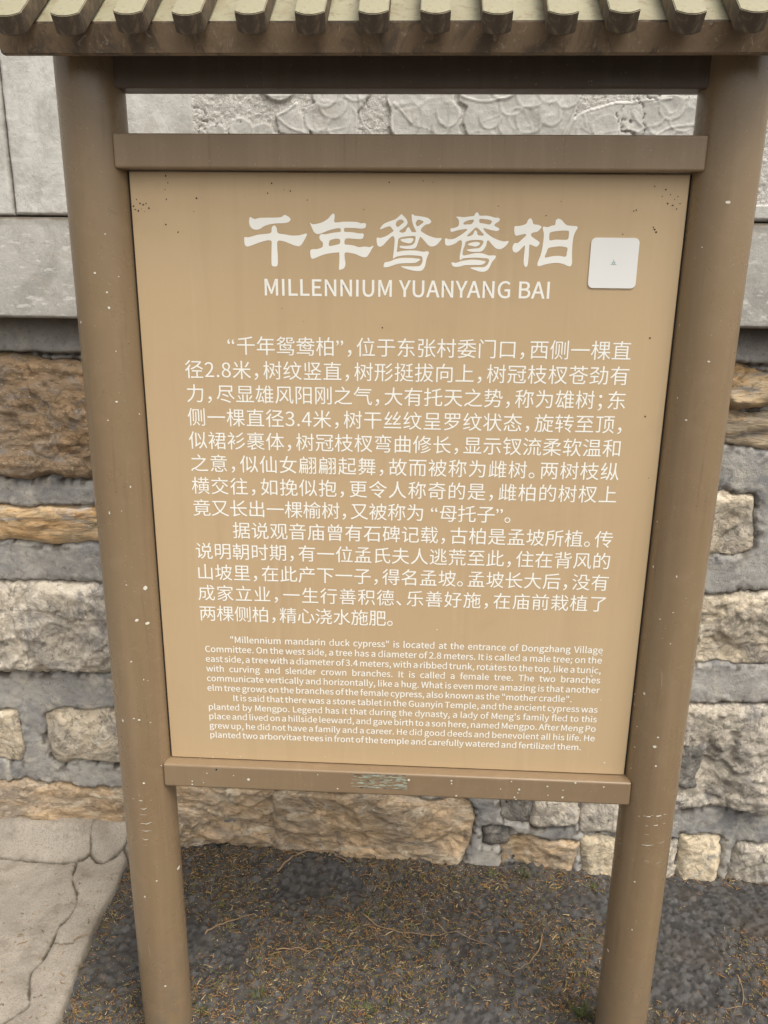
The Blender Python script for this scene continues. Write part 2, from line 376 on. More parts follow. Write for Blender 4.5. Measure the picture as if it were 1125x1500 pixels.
ax_u = np.concatenate([axis([(0, .45, .0027)]), axis([(.47, 3.2, .09)])])        # distance leftwards from the edge
ay = axis([(-3, -.3, .12), (-.3, -.05, .01), (-.05, .60, .0027)])
U, Yc = np.meshgrid(ax_u, ay, indexing='ij')
Xc = edge_x(Yc) - U
Zc = .020 + .0020 * fbm(Xc * 22, Yc * 22, 5) + .0007 * fbm(Xc * 120, Yc * 120, 15, 3) + .002 * fbm(Xc * 5, Yc * 5, 6) - .022 * (1 - smooth(-.001, .006 , U)) - .004 * (1 - smooth(0, .03, U + .004 * fbm(Xc * 40, Yc * 40, 8)))
foot = smooth(.455, .555, Yc + .012 * fbm(Xc * 9, Yc * 0, 44)); Zc += .075 * foot ** 1.5                 # mortar fillet up against the wall foot
dmin = np.full(Xc.shape, 9.0)
for c in CRACKS:
    c = catmull(c, 4, False)
    for p, q in zip(c[:-1], c[1:]):
        dx, dy = q - p; L = dx*dx + dy*dy + 1e-12
        t = np.clip(((Xc - p[0]) * dx + (Yc - p[1]) * dy) / L, 0, 1)
        dmin = np.minimum(dmin, np.hypot(Xc - p[0] - t * dx, Yc - p[1] - t * dy))
dmin = np.abs(dmin + .0034 * fbm(Xc * 55, Yc * 55, 51, 5)) + .0012 * fbm(Xc * 160, Yc * 160, 53)
Zc -= .007 * np.exp(-(dmin / .0019) ** 2)
dirt = .85 * np.exp(-(dmin / .0022) ** 2) + .25 * np.exp(-(dmin / .010) ** 2) * (fbm(Xc * 60, Yc * 60, 52) > 0) + .45 * np.exp(-(U / .012) ** 2)
tag(link('concrete_apron', fast_mesh('concrete_apron', np.stack([Xc, Yc, Zc], -1).reshape(-1, 3), grid_faces(len(ax_u), len(ay), True), {'dirt': np.clip(dirt, 0, 1)}), M['concrete'], smooth_shade=True), kind='structure')

# ------------------------------------------------------------------ rubble wall
WY = .572                                  # plane of the mortar face
wall = tag(bpy.data.objects.new('stone_wall', None), 'weathered rubble stone wall with blue grey mortar and a carved marble top behind the signboard', 'wall')
COL.objects.link(wall); wall.location = (0, WY, 0)
STONES = [  # x0, x1, z0, z1, material, proud, relief
 (-1.62,-.60,1.125,1.425,'brown',.012,1.5), (-1.55,-.715,.948,1.040,'orange',.008,1.2), (-1.60,-.722,.572,.838,'greycream',.012,1.7),
 (-1.42,-1.075,.285,.455,'cream',.010,1.2), (-1.005,-.60,.272,.452,'cream',.012,1.2), (-1.50,-.70,.065,.212,'tan',.014,1.3),
 (-.695,-.345,-.05,.232,'tan',.004,2.0), (-.365,.205,-.05,.222,'tan',.006,1.5),
 (.285,.372,.150,.240,'darkstone',.003,1), (.370,.510,.135,.240,'greycream',.008,1.3), (.290,.505,-.05,.095,'tan',.007,1.3), (.515,.640,.125,.225,'greycream',.004,1.2),
 (.23,.315,.06,.135,'darkstone',.002,.7),
 (.520,.668,-.05,.108,'yellow',.010,1.2), (.680,.800,-.06,.115,'greycream',.010,1.2), (.785,.918,-.05,.140,'yellow',.014,1.1), (.940,1.16,-.06,.125,'greycream',.009,1.3),
 (.64,1.28,.225,.552,'greycream',.022,2.2), (.64,.835,.285,.455,'darkstone',.036,1.2), (.60,1.24,.665,.862,'cream',.012,1.6), (.62,.868,.972,1.132,'cream',.010,1.2), (.93,1.30,.975,1.12,'greycream',.010,1),
 (.58,1.10,1.335,1.432,'orange',.016,1.6), (.60,1.16,1.242,1.330,'strata',.014,1.4),
 (-.55,-.12,1.13,1.41,'brown',.01,1), (-.06,.52,1.14,1.42,'tan',.01,1), (-.66,-.22,.90,1.06,'cream',.01,1), (-.16,.20,.92,1.06,'greycream',.01,1), (.26,.55,.90,1.07,'orange',.01,1),
 (-.66,-.28,.60,.83,'greycream',.01,1), (-.22,.12,.58,.84,'cream',.01,1), (.18,.54,.60,.83,'tan',.01,1),
 (-.54,-.20,.30,.53,'tan',.01,1), (-.14,.22,.29,.52,'greycream',.01,1), (.28,.58,.31,.52,'cream',.01,1),
]
rs = random.Random(8)
for side in (-1, 1):                       # the wall carries on past both edges of the picture
    z = .02
    for hgt in (.20, .24, .22, .20, .16, .22):
        x = (1.64 if side < 0 else 1.34) + rs.random() * .08
        while x < 3.0:
            w = rs.uniform(.28, .55); a, b = (x, x + w) if side > 0 else (-x - w, -x)
            STONES.append((a, b, z, z + hgt - .035, rs.choice(['cream', 'greycream', 'tan', 'brown', 'greycream', 'orange']), .010, 1)); x += w + .055
        z += hgt + .03
def stone_sd(x, z, s, k):
    x, z = x + .012 * fbm(x * 5, z * 5, 310 + k), z + .016 * fbm(x * 6, z * 6, 320 + k)
    x0, x1, z0, z1 = s[:4]; cx, cz, hx, hz = (x0+x1)/2, (z0+z1)/2, (x1-x0)/2, (z1-z0)/2
    r = min(hx, hz) * .30
    qx, qz = abs(x - cx) - hx + r, abs(z - cz) - hz + r
    d = np.hypot(np.maximum(qx, 0), np.maximum(qz, 0)) + np.minimum(np.maximum(qx, qz), 0) - r
    return d + .020 * fbm(x * 9, z * 9, 300 + k) + .009 * fbm(x * 28, z * 28, 400 + k, 5)
for k, s in enumerate(STONES):
    x0, x1, z0, z1, mk, proud, rel = s
    vis = abs((x0 + x1) / 2) < 1.45 and (x1 < -.5 or x0 > .5 or z0 < .24)
    st = .0042 if vis else .014
    cx, cz = (x0+x1)/2, (z0+z1)/2
    gx = np.linspace(x0 - .032, x1 + .032, max(8, int((x1 - x0) / st))); gz = np.linspace(z0 - .034, z1 + .034, max(8, int((z1 - z0) / st)))
    A, B = np.meshgrid(gx, gz, indexing='ij'); d = stone_sd(A, B, s, k)
    inn = -d
    wx, wz = A + .03 * fbm(A * 8, B * 8, 60 + k), B + .03 * fbm(A * 8, B * 8, 70 + k)
    sx, sz = {'orange': (.5, 1.7), 'strata': (.35, 2.4), 'brown': (.7, 1.2), 'tan': (.7, 1.3)}.get(mk, (1, 1))
    chunk = cells(wx * 11 * sx, wz * 11 * sz, 900 + k); facet = chunk[1] - .5
    h = proud * smooth(-.002, .022, inn) - .030 * (1 - smooth(-.010, .004, inn))
    h = h + rel * smooth(0, .02, inn) * (.011 * fbm(wx * 6 * sx, wz * 6 * sz, 80 + k, 5) + .0055 * facet + .004 * (ridge(wx * 9 * sx, wz * 9 * sz, 90 + k, 4) - .5) + .0022 * fbm(A * 60, B * 60, 95 + k, 3))
    q = 5.5 * fbm(wx * 4.5 * sx, wz * 4.5 * sz, 140 + k, 5) + 10; fr = q - np.floor(q)      # split chips stepping back in terraces
    h = h + rel * smooth(0, .02, inn) * .0042 * (np.floor(q) - 10 + smooth(.0, .16, fr))
    ok = d < .010
    V = np.stack([A - cx, -h, B - cz], -1).reshape(-1, 3)
    F = grid_faces(len(gx), len(gz)); F = F[ok.ravel()[F].all(1)]
    used = np.unique(F); remap = np.full(len(V), -1); remap[used] = np.arange(len(used))
    o = link('stone', fast_mesh('stone', V[used], remap[F]), M[mk], wall, (cx, 0, cz), smooth_shade=True)
# mortar bed with raised pointing between the stones
wxs = axis([(-3.1,-1.3,.05),(-1.3,-.65,.0045),(-.65,.72,.007),(.72,1.15,.0045),(1.15,3.1,.05)]); wzs = axis([(-.1, .26, .0045), (.26, 1.535, .005)])
A, B = np.meshgrid(wxs, wzs, indexing='ij'); sdm = np.full(A.shape, 9.0)
for k, s in enumerate(STONES):
    m = (A > s[0] - .1) & (A < s[1] + .1) & (B > s[2] - .1) & (B < s[3] + .1)
    if m.any(): sdm[m] = np.minimum(sdm[m], stone_sd(A[m], B[m], s, k))
sdm = sdm + .003 * fbm(A * 70, B * 70, 512)
h = .009 * smooth(.0005, .006, sdm) - .013 * (1 - smooth(-.010, .001, sdm)) + .006 * fbm(A * 6, B * 6, 500) + .0040 * fbm(A * 24, B * 24, 501) * (.4 + vnoise(A * 5, B * 5, 503)) + .0018 * fbm(A * 90, B * 90, 502, 2) - .004 * smooth(.62, .80, fbm(A * 60, B * 60, 506) + .5) * smooth(.03, .0, sdm)
h = np.where(B > 1.437 + .004 * fbm(A * 25, B * 0, 505), h + .006, h) - .016 * np.exp(-((B - 1.437 - .004 * fbm(A * 25, A * 0, 505)) / .004) ** 2) * (.5 + vnoise(A * 30, B * 30, 9))
mdirt_shade = .5 * smooth(.004, -.003, sdm) * (.3 + .7 * vnoise(A * 60, B * 60, 7)) + .8 * smooth(.60, .74, vnoise(A * 75, B * 75, 17)) * smooth(.028, .0, sdm) + .7 * np.exp(-((B - 1.437) / .006) ** 2) + .85 * smooth(1.445, 1.525, B)  # darker crevices and pits, plus ledge shade painted into the top band
link('mortar', fast_mesh('mortar', np.stack([A, -h, B], -1).reshape(-1, 3), grid_faces(len(wxs), len(wzs)), {'dirt': np.clip(mdirt_shade, 0, 1)}), M['mortar'], wall, smooth_shade=True)
box('core', -3.1, 3.1, .045, .42, -.1, 2.62, M['mortar'], wall, 0)

# dressed blocks above: a smooth plinth course, then panels carved in low relief
def block(name, x0, x1, z0, z1, yf, m, fine, relief=None, step=.006, extra=None):
    """stone block with a displaced front and rounded arrises; relief(x, z) gives extra height"""
    bx = axis([(x0, x1, .02)]) if not fine else np.unique(np.round(np.concatenate([np.arange(x0, x1, .03), np.arange(max(x0, fine[0]), min(x1, fine[1]), step), [x1]]), 5))
    fz = fine[2:] if fine and len(fine) > 2 else (z0, z1)
    bz = np.unique(np.round(np.concatenate([np.arange(z0, z1, .03), np.arange(max(z0, fz[0]), min(z1, fz[1]), step), np.array([0, .002, .004, .007, .011]) + z0, z1 - np.array([0, .002, .004, .007, .011])]), 5)) if fine else axis([(z0, z1, .02)])
    A, B = np.meshgrid(bx, bz, indexing='ij')
    e = np.minimum(np.minimum(A - x0, x1 - A), np.minimum(B - z0, z1 - B)) + .0018 * fbm(A * 60, B * 60, 41)
    e = e + .0015 * fbm(A * 25, B * 25, 141); h = -.008 * (1 - np.clip(e / .007, 0, 1)) ** 2 + .0012 * fbm(A * 12, B * 12, 42) + .0006 * fbm(A * 70, B * 70, 43)
    at = {'dirt': np.clip(.75 * smooth(.006, -.001, e), 0, 1), 'pale': 0 * A, 'pocked': 0 * A}
    if relief: rh, at2 = relief(A, B); h = h + rh; at.update(at2)
    if extra is not None: at['dirt'] = np.maximum(at['dirt'], extra(A, B))
    V = np.stack([A, yf - WY - h, B], -1); nu, nv = A.shape
    idx = np.arange(nu * nv).reshape(nu, nv); F = grid_faces(nu, nv)
    rim = np.concatenate([idx[:, 0], idx[-1, 1:], idx[::-1, -1][1:], idx[0, ::-1][1:-1]])
    Vb = V.reshape(-1, 3)[rim].copy(); Vb[:, 1] = .05
    k0 = nu * nv; n = len(rim); j = np.arange(n)
    Fs = np.stack([rim, k0 + j, k0 + (j + 1) % n, rim[(j + 1) % n]], 1)
    at = {k: np.concatenate([v.ravel(), np.zeros(n)]) for k, v in at.items()}
    return link(name, fast_mesh(name, np.concatenate([V.reshape(-1, 3), Vb]), np.concatenate([F, Fs]), at), m, wall, smooth_shade=True)
moss = lambda A, B: .8 * smooth(1.738, 1.7475, B + .003 * fbm(A * 50, B * 50, 3)) + .35 * smooth(1.72, 1.745, B + .01 * fbm(A * 20, B * 20, 4))
for a, b in ((-3.1, -1.9), (-1.896, -.968)): block('plinth_block', a, b, 1.523, 1.746, .495, M['plinth'], (-1.05, -.7), step=.005, extra=moss)
for a, b in ((-.964, 1.25), (1.254, 3.1)): block('plinth_block', a, b, 1.525, 1.748, .498, M['plinth'], (-1.0, .95), step=.006, extra=moss)

DISCS = [[-0.4311,1.9176,0.0244],[-0.3254,1.918,0.0244],[-0.3708,1.923,0.0308],[-0.2882,2.0323,0.0482],[-0.1608,1.9365,0.0257],[-0.2057,1.9517,0.0308],[-0.1718,1.9747,0.0295],[-0.1884,1.9948,0.0257],[-0.1243,2.0124,0.0321],[-0.0206,1.9421,0.0321],[0.2203,2.0278,0.0282],[0.2648,2.0406,0.0282],[0.3106,2.033,0.0282],[0.1869,2.0123,0.0282],[0.3436,2.0432,0.0269],[0.2357,2.0534,0.0282],[0.0741,1.9624,0.0282],[0.0575,1.9358,0.0202],[0.2112,1.9363,0.0269],[0.2451,1.947,0.0282],[0.2087,1.9811,0.0282],[0.2899,1.9645,0.0255],[0.1671,1.9521,0.0255],[0.2476,1.9994,0.0282],[0.2869,2.0072,0.0255],[0.3229,1.9969,0.0255],[0.5472,1.9242,0.037],[0.5663,1.9557,0.0302],[0.5279,1.9452,0.0336],[0.4969,1.9712,0.037],[0.4707,1.9503,0.0269],[0.5414,1.9765,0.0269],[0.4095,1.9343,0.0302],[0.3701,1.9262,0.0235]]
RIDGES = [[[0.32,1.9207],[0.3339,1.9499],[0.3493,1.9865],[0.3582,2.0021]],[[0.3273,1.9234],[0.342,1.9552],[0.372,1.972],[0.4164,1.9835],[0.4784,1.9857],[0.5396,1.9931]],[[0.5131,1.9241],[0.5401,1.9373],[0.5959,1.9443]],[[0.0987,2.0018],[0.125,1.9888],[0.1597,1.9852],[0.1937,1.9925],[0.2161,2.0019]],[[-0.2959,1.9541],[-0.2737,1.9362],[-0.2343,1.9235]],[[-0.2501,1.9831],[-0.2729,1.9694],[-0.2986,1.9576]],[[-0.3339,2.0022],[-0.3116,1.9972],[-0.2779,1.9962],[-0.2386,1.9998]],[[-0.1159,1.9924],[-0.113,1.9672],[-0.1046,1.9418],[-0.0876,1.9239]],[[-0.0576,1.9925],[-0.0489,1.9674],[-0.0456,1.9267]],[[-0.0436,1.985],[-0.021,1.9624],[-0.0068,1.9472]]]
LEAVES = [[[0.319,1.9181],[0.3394,1.9525],[0.372,1.972],[0.4164,1.9835],[0.4784,1.9857],[0.5396,1.9931],[0.5958,1.9921],[0.6065,1.9032],[0.3202,1.9021]],[[-0.3014,1.9592],[-0.2501,1.9847],[-0.2421,1.9618],[-0.223,1.9209],[-0.2911,1.9207]],[[0.0984,2.084],[0.0993,1.9861],[0.117,1.9757],[0.1093,1.9493],[0.12,1.9012],[0.3289,1.9021],[0.3396,1.9499],[0.3483,1.9839],[0.3613,2.033],[0.3516,2.0837]],[[-0.0554,2.0422],[-0.0603,1.9925],[-0.0489,1.9674],[-0.0514,1.9471],[-0.0425,1.9061],[0.0976,1.9066],[0.1065,1.9627],[0.0888,1.9927],[0.098,2.0423]],[[-0.188,2.0323],[-0.1996,1.9923],[-0.2222,1.9721],[-0.2294,1.9466],[-0.2119,1.9054],[-0.1157,1.9058],[-0.1186,1.9621],[-0.0992,1.9924],[-0.0939,2.0323]]]
def inside(px, pz, poly):
    c = np.zeros(px.shape, bool); n = len(poly)
    for i in range(n):
        (x1, z1), (x2, z2) = poly[i], poly[(i + 1) % n]
        if z1 == z2: continue
        m = ((z1 > pz) != (z2 > pz)) & (px < (x2 - x1) * (pz - z1) / (z2 - z1) + x1); c ^= m
    return c
def line_d(px, pz, pts):
    d = np.full(px.shape, 9.0)
    for p, q in zip(pts[:-1], pts[1:]):
        dx, dz = q[0] - p[0], q[1] - p[1]; L = dx*dx + dz*dz + 1e-12
        t = np.clip(((px - p[0]) * dx + (pz - p[1]) * dz) / L, 0, 1); d = np.minimum(d, np.hypot(px - p[0] - t*dx, pz - p[1] - t*dz))
    return d
def carving(A, B):
    fx0, fx1, fz0, fz1 = -.480, 1.72, 1.782, 2.40
    field = smooth(0, .004, np.minimum(np.minimum(A - fx0, fx1 - A), np.minimum(B - fz0, fz1 - B)))
    H = np.zeros(A.shape); pale = np.zeros(A.shape); on = np.zeros(A.shape, bool); dirt = np.zeros(A.shape)
    jx, jz = A + .0075 * fbm(A * 17, B * 17, 61), B + .0065 * fbm(A * 17, B * 17, 62)
    for lf in LEAVES:
        m = inside(jx, jz, lf) & (B > fz0); H[m] = .0050; on |= m
    rr = random.Random(3); more = []
    for q in range(150):                     # petals and scales on the parts of the panel out of the frame
        x, z = rr.uniform(fx0 + .05, fx1 - .05), rr.uniform(1.80, 2.36)
        if -.47 < x < .68 and 1.87 < z < 2.03: continue
        more.append((x, z, rr.uniform(.018, .036)))
    for x, z, r in sorted(more, key=lambda d: d[1]) + sorted([tuple(d) for d in DISCS], key=lambda d: d[1]):
        m = (abs(A - x) < r * 1.3) & (abs(B - z) < r * 1.3)
        if not m.any(): continue
        d = np.hypot(jx[m] - x, (jz[m] - z) * 1.05) - r
        hm, pm, om, dm = H[m], pale[m], on[m], dirt[m]
        i = d < 0; rim = np.exp(-((d + .0035) / .0022) ** 2) * smooth(-.55, .25, (z - jz[m]) / r + .5 * (vnoise(A[m] * 14, B[m] * 14, 88) - .5))
        hm[i] = .0044 + .0012 * (1 + np.clip(d[i] / r, -1, 0)) ; hm += np.where(d < .001, .0010 * rim, 0); pm[i] = 0
        pm = np.maximum(pm, .5 * rim * vnoise(A[m] * 40, B[m] * 40, 5)); om |= i; dm = np.maximum(dm * (~i), .22 * np.exp(-((d - .0012) / .0014) ** 2) * smooth(-.4, .3, (z - jz[m]) / r))
        H[m], pale[m], on[m], dirt[m] = hm, pm, om, dm
    for ln in RIDGES:
        d = line_d(jx, jz, catmull(ln, 4, False)); g = np.exp(-(d / .0024) ** 2)
        H += .0018 * g; pale = np.maximum(pale, .6 * g); dirt = np.maximum(dirt, .3 * np.exp(-((d - .004) / .0013) ** 2)); on |= d < .004
    for f_, s_ in ((13, 81), (21, 84)):      # shallow swirling tool lines inside the raised motifs
        n_ = vnoise(jx * f_ + 1.2 * fbm(A * 8, B * 8, s_ + 1), jz * f_, s_); g = np.exp(-((n_ - .5) / (.0016 * f_)) ** 2) * on
        H += .0009 * g; pale = np.maximum(pale, .40 * g * vnoise(A * 30, B * 30, s_))
    cr = np.exp(-((vnoise(A * 17 + .8 * fbm(A * 30, B * 30, 66), B * 17, 67) - .5) / .012) ** 2) * smooth(.52, .62, vnoise(A * 4.2, B * 4.2, 72))
    H -= .004 * cr; dirt = np.maximum(dirt, .75 * cr)
    pock = field * np.where(on, 0, 1.0)
    H = H + (~on) * (.0016 * fbm(A * 150, B * 150, 63, 2) + .0010 * fbm(A * 320, B * 320, 64, 1))
    H = field * (H - .0065)
    return H, {'pale': field * np.clip(pale, 0, .7), 'pocked': pock, 'dirt': np.clip(dirt * field, 0, 1)}
block('carved_panel', -.8925, 1.95, 1.752, 2.50, .500, M['marble'], (-.895, 1.0, 1.75, 2.12), carving, step=.0026)
for a, b in ((-3.1, -.894), (1.954, 3.1)): block('marble_block', a, b, 1.750, 2.50, .500, M['marble'], (-1.1, -.8), step=.006)
block('coping', -3.1, 3.1, 2.506, 2.62, .46, M['plinth'], None)

# ------------------------------------------------------------------ the signboard
sign = tag(bpy.data.objects.new('signboard', None), 'brown two-post village signboard with tan Chinese and English text panel under a small ribbed roof', 'signboard')
COL.objects.link(sign)
PX, PY, PR = .505, .012, .053
def post(s):
    n = 64; V = []; F = []
    zs = [-.25] + list(np.linspace(-.02, 1.9752, 24))
    for i, z in enumerate(zs):
        for k in range(n):
            w = 2 * math.pi * k / n; V.append((PR * math.cos(w), PR * math.sin(w), z))
    for i in range(len(zs) - 1):
        for k in range(n): F.append((i*n+k, i*n+(k+1) % n, (i+1)*n+(k+1) % n, (i+1)*n+k))
    o = link('post', mesh('post', V, F), M['post'], sign, (s * PX, PY, 0), True)
    return o
posts = {-1: post(-1), 1: post(1)}
def poly_part(name, polys, m, parent):
    V = []; F = []
    for P in polys:
        F.append(tuple(range(len(V), len(V) + len(P)))); V += [tuple(p) for p in P]
    return link(name, mesh(name, V, F), m, parent)
rg = random.Random(12)
for s in (-1, 1):
    polys = []
    for side, ang, z, r in [[-1,-1.5431,1.6322,0.0024],[-1,-0.8391,1.6268,0.0014],[-1,-1.231,1.6018,0.0021],[-1,-1.2129,1.577,0.0028],[-1,-1.1096,1.5057,0.0014],[-1,-1.2204,1.4206,0.0024],[-1,-1.5405,1.3887,0.0017],[-1,-0.4861,1.3958,0.0017],[-1,-1.1442,1.6929,0.0014],[-1,-2.2993,1.5521,0.0031],[-1,-1.0066,1.2685,0.0022],[-1,-1.7751,1.2214,0.0026],[-1,-1.3532,1.2254,0.0011],[-1,-1.4069,1.0842,0.0015],[-1,-0.7783,1.0734,0.0056],[-1,-1.1664,1.0125,0.0041],[-1,-0.7987,1.0023,0.0045],[-1,-1.466,0.9289,0.0022],[-1,-1.0898,0.8892,0.0015],[-1,-0.9498,0.8851,0.0011],[-1,-1.548,0.808,0.0022],[-1,-1.3621,0.8046,0.003],[-1,-2.0131,0.799,0.0034],[-1,-0.9756,0.7952,0.0015],[-1,-1.3943,0.6634,0.0022],[1,-1.6864,1.7478,0.0038],[1,-1.6749,1.5055,0.0021],[1,-2.2586,1.6819,0.0014],[1,-2.1188,1.4078,0.0024],[1,-2.4843,1.4427,0.0014],[1,-2.7427,1.5607,0.0014],[1,-2.6821,1.1385,0.003],[1,-1.8338,1.1314,0.002],[1,-2.744,1.2221,0.002],[1,-1.806,1.0629,0.0015],[1,-2.1998,1.0457,0.002],[1,-2.446,0.8901,0.0035],[1,-2.8926,0.8762,0.0025],[1,-2.8568,0.8563,0.002],[1,-2.5976,0.8165,0.002],[1,-1.7938,0.8096,0.0025],[1,-1.8733,0.7889,0.004],[1,-1.7575,0.7481,0.0025],[1,-2.5903,0.7722,0.002],[1,-2.6829,0.7222,0.0015],[1,-1.7707,1.0023,0.0015],[-1,-1.3955,0.6626,0.0027],[-1,-1.2289,0.4274,0.0022],[-1,-1.7381,0.3883,0.0027],[-1,-1.2328,0.1524,0.0027],[-1,-0.2039,0.4292,0.0058],[1,-1.7516,0.7483,0.0024],[1,-1.9898,0.4792,0.0024],[1,-2.7803,0.2771,0.0043],[1,-1.8741,0.3635,0.0019],[1,-2.6194,0.7247,0.0014]]:
        if side != s: continue
        e = rg.uniform(.75, 1.35)
        ring = [(r * .85 * e * math.cos(t) * rg.uniform(.7, 1.15), r * .85 / e * math.sin(t) * rg.uniform(.7, 1.15)) for t in np.linspace(0, 2 * math.pi, 9)[:-1]]
        RR = PR + .0004
        polys.append([(RR * math.cos(ang + u / RR), RR * math.sin(ang + u / RR), z + w) for u, w in ring])
    o = poly_part('white_droplets', polys, M['speck'], posts[s]); o['kind'] = 'stuff'
    polys = []
    for pts in [[[-1,-1.9072,0.6249],[-1,-1.5598,0.6223],[-1,-1.1593,0.6218]],[[-1,-1.6042,0.6046],[-1,-1.478,0.6025],[-1,-1.3574,0.6055]],[[-1,-1.6454,0.5895],[-1,-1.3794,0.5891]],[[-1,-1.6376,0.5689],[-1,-1.4077,0.5679],[-1,-1.2163,0.571]],[[-1,-1.6423,0.5527],[-1,-1.4947,0.5507],[-1,-1.2598,0.5512]],[[-1,-1.631,0.5341],[-1,-1.533,0.5297],[-1,-1.3928,0.5318]],[[-1,-1.5969,0.5178],[-1,-1.4867,0.5163]],[[-1,-1.6891,0.6499],[-1,-1.6141,0.6363],[-1,-1.5629,0.6331]],[[-1,-1.7702,0.2623],[-1,-1.7318,0.2306]],[[1,-2.1599,0.6297],[1,-1.8018,0.6351],[1,-1.4388,0.638],[1,-1.1265,0.64]],[[1,-1.9798,0.6336],[1,-1.6294,0.6395]],[[1,-1.8508,0.6133],[1,-1.491,0.6169],[1,-1.1301,0.6188]],[[1,-1.8603,0.5941],[1,-1.7071,0.5947]],[[1,-1.9323,0.569],[1,-1.723,0.5695],[1,-1.4943,0.5717]],[[1,-1.3001,0.5744],[1,-1.0503,0.5757]],[[1,-2.9362,0.5507],[1,-2.7625,0.5561]],[[1,-2.8981,0.5412],[1,-2.6631,0.5484]],[[1,-1.747,0.5335],[1,-1.5599,0.5329]],[[1,-1.9331,0.9455],[1,-1.8806,0.9144]],[[1,-1.2993,0.5272],[1,-1.1191,0.5273]]]:
        if pts[0][0] != s: continue
        top, bot = [], []
        for i, (_, ang, z) in enumerate(pts):
            w = .0011 * rg.uniform(.5, 1.1) * (1 if 0 < i < len(pts) - 1 else .25); RR = PR + .0005
            top.append((RR * math.cos(ang), RR * math.sin(ang), z + w)); bot.append((RR * math.cos(ang + .006), RR * math.sin(ang + .006), z - w))
        for i in range(len(top) - 1): polys.append([bot[i], bot[i+1], top[i+1], top[i]])
    o = poly_part('paint_nicks', polys, M['speck'], posts[s]); o['kind'] = 'stuff'
box('upper_rail', -.464, .464, -.024, .036, 1.793, 1.845, M['rail'], sign, .004, 3)
box('lower_rail', -.4605, .4595, -.024, .036, .646, .697, M['rail'], sign, .004, 3)
box('crossbeam', -.462, .462, -.012, .036, 1.911, 1.975, M['beam'], sign, .003)
panel = box('panel', -.4495, .4495, 0, .022, .6985, 1.7915, M['panel'], sign, .0015)
for a, b in ((-.4545, -.4505), (.4505, .4545)): box('gap_shade_strip', a, b, .003, .020, .699, 1.791, M['dark'], panel, 0)  # dark strips added to paint the shaded gaps between panel and posts
o = poly_part('white_droplets', [[(x + r * math.cos(t) * rg.uniform(.8, 1.15), -.0247, z + r * math.sin(t) * rg.uniform(.8, 1.15)) for t in np.linspace(0, 2 * math.pi, 9)[:-1]] for x, z, r in [[-0.3519,0.6901,0.003],[-0.2895,0.6702,0.003],[-0.3723,0.6808,0.0013],[-0.4028,0.6609,0.0017],[-0.4032,0.6536,0.0017],[-0.3803,0.6586,0.0013],[-0.3189,0.6778,0.0013],[-0.4633,0.6943,0.0013],[-0.1117,0.6576,0.0017],[0.0285,0.6843,0.0026],[0.112,0.6867,0.0021],[0.1122,0.6801,0.0017],[0.1227,0.6529,0.0021],[-0.3525,0.6901,0.0026],[-0.1509,0.6879,0.0013],[0.2083,0.6724,0.0014],[0.2284,0.6903,0.0014],[0.2443,0.673,0.0023],[0.2423,0.6653,0.0014],[0.2364,0.655,0.0018],[0.2396,0.6504,0.0014],[0.2986,0.6827,0.0018],[0.329,0.6754,0.0014],[0.3292,0.6595,0.0023],[0.3515,0.6933,0.0023],[0.4065,0.6867,0.0018],[0.301,0.6629,0.0014]]], M['speck'], sign); o['kind'] = 'stuff'
